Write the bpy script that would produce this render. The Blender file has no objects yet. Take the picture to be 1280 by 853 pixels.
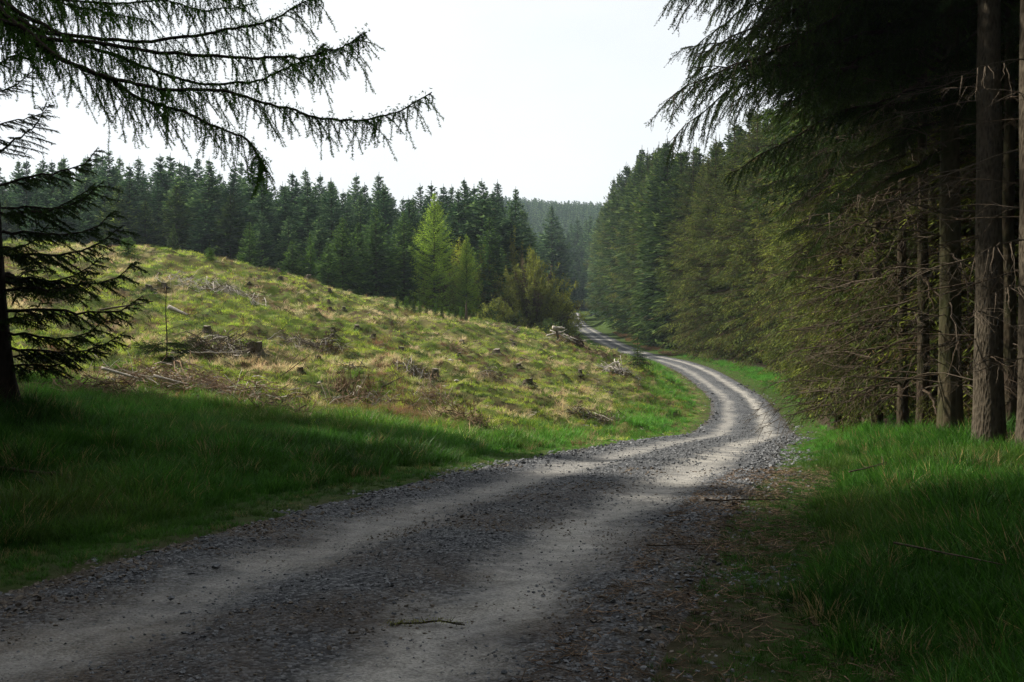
import bpy, math, random
import numpy as np
from mathutils import Vector, Matrix

# ------------------------------------------------------------------ camera
F = 1244.4; CX = 640.0; CY = 427.0; EYE = 1.6      # photograph's own pixel frame, used to measure places
scene = bpy.context.scene
col = scene.collection
cam = bpy.data.cameras.new('camera'); cam.lens = 35; cam.sensor_width = 36
cam.clip_start = 0.05; cam.clip_end = 6000
camo = bpy.data.objects.new('camera', cam); col.objects.link(camo)
camo.location = (0, 0, EYE); camo.rotation_euler = (math.radians(90), 0, 0)
scene.camera = camo

# ------------------------------------------------------------------ light
SUN = Vector((-0.95, 0.31, 0)).normalized(); EL = math.radians(40)
SDIR = Vector((SUN.x*math.cos(EL), SUN.y*math.cos(EL), math.sin(EL)))
world = bpy.data.worlds.new('World'); scene.world = world; world.use_nodes = True
nt = world.node_tree; nt.nodes.clear()
wo = nt.nodes.new('ShaderNodeOutputWorld'); bg = nt.nodes.new('ShaderNodeBackground')
sky = nt.nodes.new('ShaderNodeTexSky'); sky.sky_type = 'NISHITA'; sky.sun_disc = False
sky.sun_elevation = EL; sky.sun_rotation = math.atan2(SUN.x, SUN.y); sky.dust_density = 3
tc = nt.nodes.new('ShaderNodeTexCoord'); mp = nt.nodes.new('ShaderNodeMapping'); mp.inputs['Scale'].default_value = (1, 1, 2.6)
ns = nt.nodes.new('ShaderNodeTexNoise'); ns.inputs['Scale'].default_value = 1.7; ns.inputs['Detail'].default_value = 5
cr = nt.nodes.new('ShaderNodeMapRange'); cr.inputs[1].default_value = .3; cr.inputs[2].default_value = .7
cr.inputs[3].default_value = .66; cr.inputs[4].default_value = .97
mx = nt.nodes.new('ShaderNodeMix'); mx.data_type = 'RGBA'
mx.inputs['B'].default_value = (6.1, 6.26, 6.34, 1)           # thin bright veil of high cloud
nt.links.new(tc.outputs['Generated'], mp.inputs[0]); nt.links.new(mp.outputs[0], ns.inputs[0])
nt.links.new(ns.outputs[0], cr.inputs[0]); nt.links.new(cr.outputs[0], mx.inputs['Factor'])
nt.links.new(sky.outputs[0], mx.inputs['A']); nt.links.new(mx.outputs['Result'], bg.inputs[0])
bg.inputs[1].default_value = 0.1; nt.links.new(bg.outputs[0], wo.inputs[0])
sl = bpy.data.lights.new('sun', 'SUN'); sl.energy = 5.0; sl.angle = math.radians(1.6); sl.color = (1, .93, .80)
so = bpy.data.objects.new('sun', sl); col.objects.link(so)
so.rotation_euler = (-SDIR).to_track_quat('-Z', 'Y').to_euler()
scene.view_settings.view_transform = 'Standard'; scene.view_settings.look = 'None'
scene.view_settings.gamma = 1; scene.view_settings.exposure = 0.78
try:
    scene.cycles.max_bounces = 6; scene.cycles.diffuse_bounces = 3; scene.cycles.glossy_bounces = 2
    scene.cycles.transmission_bounces = 3; scene.cycles.volume_bounces = 0
    scene.cycles.use_adaptive_sampling = True; scene.cycles.use_denoising = True; scene.cycles.denoiser = 'OPENIMAGEDENOISE'; scene.cycles.denoising_input_passes = 'RGB_ALBEDO_NORMAL'; scene.cycles.denoising_prefilter = 'NONE'
except Exception: pass

# ------------------------------------------------------------------ numbers
def vnoise(x, y, sc=1.0, seed=0, octv=1):
    x = np.asarray(x, float)/sc; y = np.asarray(y, float)/sc
    tot = 0; amp = 1; nrm = 0
    for o in range(octv):
        xi = np.floor(x); yi = np.floor(y); fx = x-xi; fy = y-yi
        def h(a, b):
            v = np.sin(a*127.1+b*311.7+(seed+o*7)*74.7)*43758.5453
            return v-np.floor(v)
        u = fx*fx*(3-2*fx); v = fy*fy*(3-2*fy)
        a = h(xi, yi)*(1-u)+h(xi+1, yi)*u; b = h(xi, yi+1)*(1-u)+h(xi+1, yi+1)*u
        tot = tot+amp*(a*(1-v)+b*v); nrm += amp; amp *= .5; x = x*2.03+3.1; y = y*2.03+1.7
    return tot/nrm
def sstep(a, b, x):
    t = np.clip((x-a)/(b-a), 0, 1); return t*t*(3-2*t)
def catmull(P, m=10):
    P = np.asarray(P, float); Q = np.vstack([2*P[0]-P[1], P, 2*P[-1]-P[-2]]); o = []
    for i in range(1, len(Q)-2):
        a, b, c, d = Q[i-1:i+3]; t = np.linspace(0, 1, m, endpoint=False)[:, None]
        o.append(.5*((2*b)+(c-a)*t+(2*a-5*b+4*c-d)*t**2+(-a+3*b-3*c+d)*t**3))
    o.append(Q[-2:-1]); return np.vstack(o)

# road centreline (X, Y, Z above the camera's eye), half width follows
RK = np.array([[-1.38,5.07,-1.57],[-0.58,7.61,-1.61],[0.25,10.63,-1.75],[1.86,15.23,-1.95],[5.27,26.92,-2.78],
  [8.61,37.32,-3.55],[10.9,46.79,-4.05],[13.15,55.91,-4.32],[15.32,66.45,-4.38],[17.67,81.82,-4.07],
  [19.54,114.96,-2.7],[17.31,162.97,-0.97],[18.54,274.07,4.5],[23.77,410.56,11.54]])
sc_ = 1-.32*sstep(20, 85, RK[:, 1])
RP = RK*sc_[:, None]; RP[-1] = (14.5, 232, 5.7); RP = np.vstack([RP, [14.9, 262, 7.5], [3, 288, 8.6]])
RH = np.append(2.0*sc_*(1+.16*sstep(70, 150, RK[:, 1])), [1.55, 1.55])
RP = np.vstack([[-12.5, -24, -1.55], [-7.2, -10, -1.55], [-3.6, -1.5, -1.57], RP]); RH = np.concatenate([[2, 2, 2], RH])
RP[:, 2] += EYE
RC = catmull(np.c_[RP, RH], 28)
RW = RC[:, 3]; RC = RC[:, :3]
_t = np.gradient(RC, axis=0); _t[:, 2] = 0; _t /= np.linalg.norm(_t, axis=1)[:, None]
RN = np.c_[_t[:, 1], -_t[:, 0]]           # to the right
def road_info(x, y):
    x = np.ravel(x).astype(float); y = np.ravel(y).astype(float)
    sd = np.empty(len(x)); rz = np.empty(len(x)); hw = np.empty(len(x))
    for s in range(0, len(x), 20000):
        X = x[s:s+20000, None]-RC[None, :, 0]; Y = y[s:s+20000, None]-RC[None, :, 1]
        d2 = X*X+Y*Y; i = d2.argmin(1); k = np.arange(len(i))
        sg = np.sign(X[k, i]*RN[i, 0]+Y[k, i]*RN[i, 1])
        sd[s:s+20000] = np.sqrt(d2[k, i])*sg; rz[s:s+20000] = RC[i, 2]; hw[s:s+20000] = RW[i]
    return sd, rz, hw

# ground control points: photograph x, y and distance, or world X, Y, height over the eye
GP = [(0,740,6.5),(0,600,11.6),(5,508,15),(120,540,16.5),(200,600,12),(200,540,17.5),(200,500,23),(200,450,31),(200,400,39),(200,350,48),(200,320,56),
 (60,500,21),(60,450,28),(60,400,36),(60,340,46),(60,312,53),(300,335,57),(400,560,16),(400,500,27),(400,450,37),(400,400,47),(400,366,57),
 (500,385,61),(560,398,62),(640,555,24),(640,520,30),(640,480,40),(640,440,52),(640,411,64),(700,425,68),(760,445,62),(820,470,56),(850,500,50),(840,530,40),
 (700,540,32),(520,540,22),(520,480,35),(520,430,48),
 (1280,560,15),(1175,549,17),(1090,533,25),(1040,518,34),(1017,506,44),(1001,476,58),(958,464,68),(911,454,78),(860,444,92),(820,436,108),(790,420,135),(760,400,180)]
GX = [((x-CX)/F*d, d, -(y-CY)/F*d) for x, y, d in GP]
GX += [(-25,85,3.0),(-10,85,1.2),(0,88,-.3),(-6,105,1.4),(-20,110,2.4),(-50,110,3.6),(-60,70,4.2),(-40,55,4.6),(-35,30,1.5),(-40,150,5),(0,150,1.6),(-80,150,6),
 (60,190,6),(60,100,2),(50,50,-.5),(40,20,-1),(40,250,8),(-100,250,9),(5,190,2.6),(0,-20,-1.6),(30,-20,-1.5),(-30,-20,-1.3),(-20,5,-1.2),(-16,18,-.9),(20,8,-1.4),
 (-100,40,4),(-110,-60,0),(110,-60,0),(120,60,2),(130,180,9),(-200,180,10),(0,-110,-1),(7,7,-1.55),(10,3,-1.5),(4,3,-1.6),(-10,330,10),(60,330,12)]
for i in range(0, len(RC), 14): GX.append((RC[i, 0], RC[i, 1], RC[i, 2]-EYE))
GX = np.array(GX, float); GX[:, 2] += EYE
def _tps(r2): return .5*r2*np.log(r2+1e-9)
_n = len(GX); _K = _tps(((GX[:, None, :2]-GX[None, :, :2])/50)[..., 0]**2+((GX[:, None, :2]-GX[None, :, :2])/50)[..., 1]**2)+np.eye(_n)*2e-4
_Pm = np.c_[np.ones(_n), GX[:, :2]/50]
_A = np.block([[_K, _Pm], [_Pm.T, np.zeros((3, 3))]])
_W = np.linalg.solve(_A, np.r_[GX[:, 2], 0, 0, 0])
def tps(x, y):
    o = np.empty(len(x))
    for s in range(0, len(x), 20000):
        X = x[s:s+20000]/50; Y = y[s:s+20000]/50
        r2 = (X[:, None]-GX[None, :, 0]/50)**2+(Y[:, None]-GX[None, :, 1]/50)**2
        o[s:s+20000] = _tps(r2)@_W[:_n]+_W[_n]+_W[_n+1]*X+_W[_n+2]*Y
    return o
def hill_mask(x, y):      # felled mound left of the road
    sd, rz, hw = road_info(x, y)
    return np.where(sd < 0, 1, 0)*sstep(17, 27, y+.25*x)*(1-sstep(75, 85, y))*sstep(-.3, .9, -sd-hw)
def ground_z(x, y, rough=True):
    shp = np.shape(x); x = np.ravel(np.asarray(x, float)); y = np.ravel(np.asarray(y, float))
    r = np.hypot(x, y)
    k = np.minimum(1, 300/np.maximum(r, 1))
    z = tps(x*k, y*k)
    z = z*(1-sstep(300, 600, r))+6*sstep(300, 600, r)
    # hills that close the view behind the valley
    z = z+(66-.09*(x-20))*(.66+.34*sstep(-90, -5, x))*sstep(290, 640, y+.05*np.abs(x))*(1-sstep(760, 1200, y))*(.92+.16*vnoise(x, y, 120, 5))
    sd, rz, hw = road_info(x, y); ad = np.abs(sd)
    w = sstep(0, 3.0, ad-hw)
    z = rz*(1-w)+z*w
    if rough:
        off = sstep(.1, 1.8, ad-hw)
        hm = np.where(sd < 0, 1, 0)*sstep(17, 27, y+.25*x)*(1-sstep(75, 85, y))
        z = z+off*((vnoise(x, y, .8, 1, 3)-.5)*(.10+.75*hm)+(vnoise(x, y, 4, 2, 2)-.5)*(.15+.6*hm))
        z = z-.05*(1-off)*0
    return z.reshape(shp)
def gz(x, y): return float(ground_z(np.array([x]), np.array([y]))[0])
_dd = np.exp(np.linspace(math.log(3), math.log(260), 900))
def hit(px, py, dmin=3):
    d = _dd[_dd > dmin]; X = (px-CX)/F*d; Z = EYE-(py-CY)/F*d
    g = ground_z(X, d); m = np.where(Z <= g)[0]
    i = m[0] if len(m) else int(np.argmin(Z-g))
    return float(X[i]), float(d[i]), float(g[i])
def at(px, d): return (px-CX)/F*d, d

# ------------------------------------------------------------------ materials
def mat(name):
    m = bpy.data.materials.new(name); m.use_nodes = True; t = m.node_tree; t.nodes.clear()
    o = t.nodes.new('ShaderNodeOutputMaterial'); return m, t, o
def N(t, typ, **kw):
    n = t.nodes.new(typ)
    for k, v in kw.items():
        if k.startswith('i_'): n.inputs[k[2:]].default_value = v
        else: setattr(n, k, v)
    return n
def noise(t, scale, detail=4, vec=None, rough=.55):
    n = t.nodes.new('ShaderNodeTexNoise'); n.inputs['Scale'].default_value = scale; n.inputs['Detail'].default_value = detail
    n.inputs['Roughness'].default_value = rough
    if vec is not None: t.links.new(vec, n.inputs['Vector'])
    return n.outputs[0]
def ramp(t, fac, stops):
    n = t.nodes.new('ShaderNodeValToRGB'); e = n.color_ramp.elements
    while len(e) < len(stops): e.new(.5)
    for el, (p, c) in zip(e, stops): el.position = p; el.color = (*c, 1) if len(c) == 3 else c
    t.links.new(fac, n.inputs[0]); return n.outputs[0]
def mixc(t, f, a, b, mode='MIX'):
    n = t.nodes.new('ShaderNodeMix'); n.data_type = 'RGBA'; n.blend_type = mode
    for s, v in (('Factor', f), ('A', a), ('B', b)):
        if isinstance(v, (int, float)): n.inputs[s].default_value = v
        elif isinstance(v, tuple): n.inputs[s].default_value = (*v, 1)
        else: t.links.new(v, n.inputs[s])
    return n.outputs['Result']
def mth(t, op, a, b=None):
    n = t.nodes.new('ShaderNodeMath'); n.operation = op
    for i, v in enumerate((a, b)):
        if v is None: continue
        if isinstance(v, (int, float)): n.inputs[i].default_value = v
        else: t.links.new(v, n.inputs[i])
    return n.outputs[0]
def mrange(t, v, a, b, c=0, d=1):
    n = t.nodes.new('ShaderNodeMapRange'); n.inputs[1].default_value = a; n.inputs[2].default_value = b
    n.inputs[3].default_value = c; n.inputs[4].default_value = d; t.links.new(v, n.inputs[0]); return n.outputs[0]
def bump(t, h, s, dist=.02):
    n = t.nodes.new('ShaderNodeBump'); n.inputs['Strength'].default_value = s; n.inputs['Distance'].default_value = dist
    t.links.new(h, n.inputs['Height']); return n.outputs[0]
def pr(t, o, c, rough=.9, nrm=None, spec=.2):
    p = t.nodes.new('ShaderNodeBsdfPrincipled'); p.inputs['Roughness'].default_value = rough
    p.inputs['Specular IOR Level'].default_value = spec
    if isinstance(c, tuple): p.inputs['Base Color'].default_value = (*c, 1)
    else: t.links.new(c, p.inputs['Base Color'])
    if nrm is not None: t.links.new(nrm, p.inputs['Normal'])
    t.links.new(p.outputs[0], o.inputs[0]); return p
def leafy(t, o, c, trans=.35, tc_=None, rough=.6, spec=.06):
    d = t.nodes.new('ShaderNodeBsdfPrincipled'); d.inputs['Roughness'].default_value = rough; d.inputs['Specular IOR Level'].default_value = spec
    tr = t.nodes.new('ShaderNodeBsdfTranslucent'); m = t.nodes.new('ShaderNodeMixShader'); m.inputs[0].default_value = trans
    t.links.new(c, d.inputs['Base Color']); t.links.new(tc_ if tc_ is not None else c, tr.inputs[0])
    t.links.new(d.outputs[0], m.inputs[1]); t.links.new(tr.outputs[0], m.inputs[2]); t.links.new(m.outputs[0], o.inputs[0])

def needle_mat(name, deep, mid, tip, trans=.3, var=.35):
    m, t, o = mat(name)
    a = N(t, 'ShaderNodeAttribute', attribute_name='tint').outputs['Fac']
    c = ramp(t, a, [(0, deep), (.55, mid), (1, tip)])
    oi = t.nodes.new('ShaderNodeObjectInfo')
    c = mixc(t, 1.0, c, ramp(t, oi.outputs['Random'], [(0, (1-var, 1-var*.8, 1-var*.7)), (.5, (1, 1, 1)), (1, (1+var, 1+var*.75, 1+var*.3))]), 'MULTIPLY')
    co = t.nodes.new('ShaderNodeTexCoord').outputs['Object']
    c = mixc(t, 1.0, c, ramp(t, noise(t, .9, 2, co), [(.3, (.75, .78, .8)), (.7, (1.25, 1.2, 1.05))]), 'MULTIPLY')
    leafy(t, o, c, trans); return m
M = {}
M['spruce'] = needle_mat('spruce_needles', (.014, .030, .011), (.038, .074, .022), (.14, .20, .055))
M['spruce_blue'] = needle_mat('bluish_spruce_needles', (.016, .040, .022), (.044, .098, .048), (.16, .26, .105))  # pale new tips; crown highlights and shade also put into tip and deep colours
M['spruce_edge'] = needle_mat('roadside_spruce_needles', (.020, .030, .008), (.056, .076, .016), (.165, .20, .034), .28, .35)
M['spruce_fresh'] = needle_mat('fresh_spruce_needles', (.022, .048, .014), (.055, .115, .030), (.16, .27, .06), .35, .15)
M['spruce_shade'] = needle_mat('shade_darkened_spruce_needles', (.011, .024, .005), (.022, .044, .009), (.050, .088, .017), .2)  # darker copy of the spruce needles, the wood's shade put into the colour
M['brown'] = needle_mat('brown_twigs', (.050, .033, .017), (.095, .064, .032), (.19, .13, .065), .2)
M['larch'] = needle_mat('larch_needles', (.14, .24, .025), (.25, .39, .045), (.38, .53, .08), .5, .1)
M['larch_near'] = needle_mat('overhanging_larch_needles', (.05, .12, .018), (.085, .19, .03), (.13, .27, .05), .6, .1)
M['young'] = needle_mat('young_spruce_needles', (.04, .09, .02), (.07, .15, .03), (.13, .24, .05), .4, .2)
M['olive'] = needle_mat('olive_leaves', (.085, .092, .020), (.165, .18, .035), (.30, .33, .06), .45, .2)
M['birch'] = needle_mat('fresh_birch_leaves', (.15, .18, .025), (.26, .30, .04), (.40, .44, .07), .5, .15)

def bark_mat(name, a, b, moss=None, sc=9, bs=.8):
    m, t, o = mat(name); co = t.nodes.new('ShaderNodeTexCoord').outputs['Object']
    mp = N(t, 'ShaderNodeMapping'); mp.inputs['Scale'].default_value = (sc, sc, sc*.33); t.links.new(co, mp.inputs[0])
    v = t.nodes.new('ShaderNodeTexVoronoi'); v.inputs['Scale'].default_value = 2.2; t.links.new(mp.outputs[0], v.inputs['Vector'])
    n1 = noise(t, 1.0, 6, mp.outputs[0], .65)
    h = mth(t, 'ADD', mth(t, 'MULTIPLY', v.outputs['Distance'], .7), n1)
    c = ramp(t, h, [(.35, a), (1.1, b)])
    if moss:
        c = mixc(t, ramp(t, noise(t, 1.6, 4, co), [(.42, (0, 0, 0)), (.62, (1, 1, 1))]), c, moss)
    pr(t, o, c, .95, bump(t, h, bs, .03), .1); return m
M['bark'] = bark_mat('spruce_bark', (.020, .014, .010), (.058, .043, .031), (.034, .034, .016))
M['bark_brown'] = bark_mat('scaly_brown_bark', (.022, .018, .013), (.080, .066, .048), None, 14, 1.0)
M['bark_moss'] = bark_mat('mossy_bark', (.026, .022, .014), (.068, .056, .034), (.040, .042, .018), 7)
M['bark_dark'] = bark_mat('dark_bark', (.012, .009, .007), (.035, .026, .02))
M['dead'] = bark_mat('dead_twig_wood', (.036, .028, .020), (.098, .078, .058), None, 20, .3)
M['dead_dark'] = bark_mat('dark_dead_twigs', (.025, .018, .012), (.07, .052, .036), None, 20, .3)
M['bleached'] = bark_mat('bleached_wood', (.19, .165, .135), (.44, .40, .35), None, 16, .4)
M['brush'] = bark_mat('brown_brushwood', (.09, .05, .03), (.26, .18, .12), None, 20, .3)
M['stump'] = bark_mat('weathered_stump_bark', (.035, .027, .02), (.11, .09, .07), (.05, .06, .02), 16, 1.0)
def cut_mat():
    m, t, o = mat('weathered_cut_wood'); co = t.nodes.new('ShaderNodeTexCoord').outputs['Object']
    w = t.nodes.new('ShaderNodeTexWave'); w.wave_type = 'RINGS'; w.rings_direction = 'Z'; w.inputs['Scale'].default_value = 16; w.inputs['Distortion'].default_value = 2
    t.links.new(co, w.inputs[0])
    c = mixc(t, w.outputs['Fac'], (.17, .14, .11), (.30, .26, .21)); c = mixc(t, noise(t, 9, 3, co), c, (.12, .10, .08)); pr(t, o, c, .9); return m
M['cut'] = cut_mat()
def stone_mat(name, a, b):
    m, t, o = mat(name)
    at_ = t.nodes.new('ShaderNodeAttribute'); at_.attribute_type = 'INSTANCER'; at_.attribute_name = 'col'
    oi = t.nodes.new('ShaderNodeObjectInfo'); co = t.nodes.new('ShaderNodeTexCoord').outputs['Object']
    c = mixc(t, oi.outputs['Random'], a, b); c = mixc(t, 1.0, c, ramp(t, noise(t, 1.5, 4, co), [(.3, (.7, .7, .7)), (.7, (1.25, 1.25, 1.25))]), 'MULTIPLY')
    pr(t, o, c, .8, None, .3); return m
M['stone'] = stone_mat('crushed_stone', (.055, .060, .068), (.19, .195, .205))
M['stone_brown'] = stone_mat('brown_stone_chips', (.075, .060, .048), (.15, .125, .10))
def grass_mat(name, trans=.45):
    m, t, o = mat(name)
    a = t.nodes.new('ShaderNodeAttribute'); a.attribute_type = 'INSTANCER'; a.attribute_name = 'col'
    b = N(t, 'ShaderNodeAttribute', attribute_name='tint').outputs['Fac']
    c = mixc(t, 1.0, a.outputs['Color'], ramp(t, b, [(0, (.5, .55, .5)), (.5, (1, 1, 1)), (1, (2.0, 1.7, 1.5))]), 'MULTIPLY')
    leafy(t, o, c, trans, None, .5, .2); return m
M['grass'] = grass_mat('grass_blades')

def ground_mat():
    m, t, o = mat('grassy_ground')
    pos = t.nodes.new('ShaderNodeNewGeometry').outputs['Position']
    zone = N(t, 'ShaderNodeAttribute', attribute_name='zone').outputs['Vector']
    s = t.nodes.new('ShaderNodeSeparateXYZ'); t.links.new(zone, s.inputs[0])
    lush = mixc(t, noise(t, 3, 4, pos), (.022, .040, .008), (.055, .085, .016))
    h1 = mixc(t, ramp(t, noise(t, .55, 5, pos), [(.42, (0, 0, 0)), (.66, (1, 1, 1))]), (.085, .115, .022), (.17, .13, .062))
    h1 = mixc(t, ramp(t, noise(t, 2.3, 5, pos), [(.5, (0, 0, 0)), (.62, (1, 1, 1))]), h1, (.06, .042, .022))
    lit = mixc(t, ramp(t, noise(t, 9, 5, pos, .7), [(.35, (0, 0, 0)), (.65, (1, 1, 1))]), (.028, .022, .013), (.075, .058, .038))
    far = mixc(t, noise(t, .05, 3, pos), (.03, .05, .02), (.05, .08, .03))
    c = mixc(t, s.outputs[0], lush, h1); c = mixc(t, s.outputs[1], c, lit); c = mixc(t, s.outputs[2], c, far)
    h = noise(t, 14, 6, pos, .7)
    pr(t, o, c, .95, bump(t, h, .9, .05), .1); return m
M['ground'] = ground_mat()
def road_mat():
    m, t, o = mat('gravel_surface')
    pos = t.nodes.new('ShaderNodeNewGeometry').outputs['Position']
    uv = N(t, 'ShaderNodeAttribute', attribute_name='across').outputs['Fac']      # metres from the centreline
    wob = mth(t, 'MULTIPLY', mth(t, 'SUBTRACT', noise(t, .9, 3, pos), .5), .9)
    fine = mth(t, 'MULTIPLY', mth(t, 'SUBTRACT', noise(t, 7, 3, pos), .5), .5)
    u = mth(t, 'ADD', mth(t, 'ADD', uv, wob), fine)
    tr = mth(t, 'ABSOLUTE', mth(t, 'SUBTRACT', mth(t, 'ABSOLUTE', u), .92))
    track = ramp(t, tr, [(.08, (1, 1, 1)), (.52, (0, 0, 0))])
    track = mth(t, 'MULTIPLY', track, mrange(t, u, -.6, .3, .72, 1.0))
    track = mth(t, 'MULTIPLY', track, ramp(t, noise(t, 1.7, 6, pos, .7), [(.28, (.7, .7, .7)), (.50, (1, 1, 1))]))
    v = t.nodes.new('ShaderNodeTexVoronoi'); v.inputs['Scale'].default_value = 42; t.links.new(pos, v.inputs['Vector'])
    v2 = t.nodes.new('ShaderNodeTexVoronoi'); v2.inputs['Scale'].default_value = 95; t.links.new(pos, v2.inputs['Vector'])
    gv = t.nodes.new('ShaderNodeSeparateColor'); t.links.new(v.outputs['Color'], gv.inputs[0])
    grav = ramp(t, gv.outputs[0], [(0, (.028, .030, .034)), (.55, (.078, .082, .09)), (1, (.20, .205, .215))])
    brown = mixc(t, gv.outputs[1], (.055, .040, .028), (.13, .10, .075))
    sx = t.nodes.new('ShaderNodeSeparateXYZ'); t.links.new(pos, sx.inputs[0])
    bn = mth(t, 'MULTIPLY', ramp(t, noise(t, .7, 4, pos), [(.4, (0, 0, 0)), (.62, (1, 1, 1))]), mrange(t, sx.outputs[1], 5, 15, .75, 0))
    grav = mixc(t, bn, grav, brown)
    g2 = t.nodes.new('ShaderNodeSeparateColor'); t.links.new(v2.outputs['Color'], g2.inputs[0])
    dust = ramp(t, mth(t, 'ADD', mth(t, 'MULTIPLY', g2.outputs[0], .35), mth(t, 'MULTIPLY', noise(t, 3, 6, pos, .7), .75)), [(.25, (.12, .114, .104)), (.45, (.24, .23, .21)), (.85, (.42, .40, .37))])
    c = mixc(t, track, grav, dust)
    c = mixc(t, 1.0, c, ramp(t, noise(t, .8, 6, pos, .75), [(.34, (.62, .63, .66)), (.5, (1, 1, 1)), (.7, (1.12, 1.1, 1.06))]), 'MULTIPLY')
    edge = ramp(t, mth(t, 'ADD', mth(t, 'ABSOLUTE', uv), mth(t, 'MULTIPLY', mth(t, 'SUBTRACT', noise(t, 2.2, 5, pos, .7), .5), 1.6)), [(.0, (0, 0, 0)), (1, (1, 1, 1))])
    edge = mrange(t, mth(t, 'ADD', mth(t, 'ABSOLUTE', uv), mth(t, 'MULTIPLY', mth(t, 'SUBTRACT', noise(t, 2.2, 5, pos, .7), .5), 1.6)), 1.75, 2.15)
    c = mixc(t, edge, c, mixc(t, noise(t, 9, 5, pos, .7), (.028, .022, .013), (.075, .058, .038)))
    hh = mth(t, 'MULTIPLY', mth(t, 'ADD', mth(t, 'MULTIPLY', v.outputs['Distance'], -1.0), mth(t, 'MULTIPLY', noise(t, 20, 5, pos, .7), .6)), mrange(t, track, 0, 1, 1, .28))
    pr(t, o, c, .92, bump(t, hh, 1.0, .03), .2); return m
M['road'] = road_mat()

# ------------------------------------------------------------------ mesh making
class Acc:
    def __init__(s): s.v = []; s.f = []; s.m = []; s.t = []; s.n = 0
    def add(s, v, f, m=0, t=.5):
        v = np.asarray(v, float).reshape(-1, 3); f = np.asarray(f, int)
        s.v.append(v); s.f.append(f+s.n); s.m.append(np.full(len(f), m)); s.n += len(v)
        s.t.append(np.broadcast_to(np.asarray(t, float), (len(v),)))
    def leaves(s, P, D, S, L, W, m=0, t=.5, rh=False):
        P = np.asarray(P, float); n = len(P)
        if n == 0: return
        L = np.broadcast_to(L, (n,))[:, None]; W = np.broadcast_to(W, (n,))[:, None]*.5; t = np.broadcast_to(t, (n,))
        if rh:
            q = P+D*L*.42
            V = np.stack([P, q-S*W, P+D*L, q+S*W], 1).reshape(-1, 3); b = np.arange(n)[:, None]*4
            s.add(V, np.vstack([b+[0, 1, 2], b+[0, 2, 3]]), m, np.repeat(t, 4))
        else:
            V = np.stack([P-S*W, P+S*W, P+D*L], 1).reshape(-1, 3); b = np.arange(n)[:, None]*3
            s.add(V, b+[0, 1, 2], m, np.repeat(t, 3))
    def tube(s, path, rad, k=5, m=0, t=.5, cap=False, wob=0, rng=None):
        path = np.asarray(path, float); n = len(path); rad = np.broadcast_to(rad, (n,))
        T = np.gradient(path, axis=0); T /= np.linalg.norm(T, axis=1)[:, None]+1e-9
        up = np.array([0, 0, 1.]) if abs(T[0, 2]) < .9 else np.array([1., 0, 0])
        A = np.cross(T, up); A /= np.linalg.norm(A, axis=1)[:, None]+1e-9; B = np.cross(T, A)
        a = np.arange(k)*2*math.pi/k
        R = rad[:, None]*(1 if not wob else 1+wob*(rng.random((n, k))-.5))
        V = path[:, None]+R[..., None]*(np.cos(a)[None, :, None]*A[:, None]+np.sin(a)[None, :, None]*B[:, None])
        i = np.arange(n-1)[:, None]*k; j = np.arange(k)[None]; j2 = (j+1) % k
        q0 = (i+j).ravel(); q1 = (i+j2).ravel(); q2 = (i+k+j2).ravel(); q3 = (i+k+j).ravel()
        fs = [np.c_[q0, q1, q2], np.c_[q0, q2, q3]]; V = V.reshape(-1, 3)
        if cap:
            V = np.vstack([V, path[0], path[-1]]); c0 = n*k; e = (n-1)*k; jj = np.arange(k)
            fs += [np.c_[(jj+1) % k, jj, np.full(k, c0)], np.c_[e+jj, e+(jj+1) % k, np.full(k, c0+1)]]
        s.add(V, np.vstack(fs), m, t)
    def mesh(s, name, mats, smooth=False):
        V = np.vstack(s.v); Fc = np.vstack(s.f).astype(np.int32); MI = np.concatenate(s.m).astype(np.int32); T = np.concatenate(s.t)
        me = bpy.data.meshes.new(name); me.vertices.add(len(V)); me.vertices.foreach_set('co', V.astype(np.float32).ravel())
        me.loops.add(Fc.size); me.loops.foreach_set('vertex_index', Fc.ravel())
        me.polygons.add(len(Fc)); me.polygons.foreach_set('loop_start', np.arange(0, Fc.size, 3, dtype=np.int32))
        for x in mats: me.materials.append(x)
        me.polygons.foreach_set('material_index', MI)
        me.polygons.foreach_set('use_smooth', np.full(len(Fc), smooth))
        a = me.attributes.new('tint', 'FLOAT', 'POINT'); a.data.foreach_set('value', T.astype(np.float32))
        me.update(calc_edges=True); return me
def link(name, me, parent=None, loc=(0, 0, 0), rot=(0, 0, 0), sc=1.0):
    o = bpy.data.objects.new(name, me); col.objects.link(o); o.location = loc; o.rotation_euler = rot
    o.scale = (sc, sc, sc) if isinstance(sc, (int, float)) else sc
    if parent is not None: o.parent = parent
    return o
def tag(o, label=None, cat=None, group=None, kind=None):
    if label: o['label'] = label
    if cat: o['category'] = cat
    if group: o['group'] = group
    if kind: o['kind'] = kind
    return o
def unit(v): v = np.asarray(v, float); return v/(np.linalg.norm(v, axis=-1, keepdims=True)+1e-9)

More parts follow.
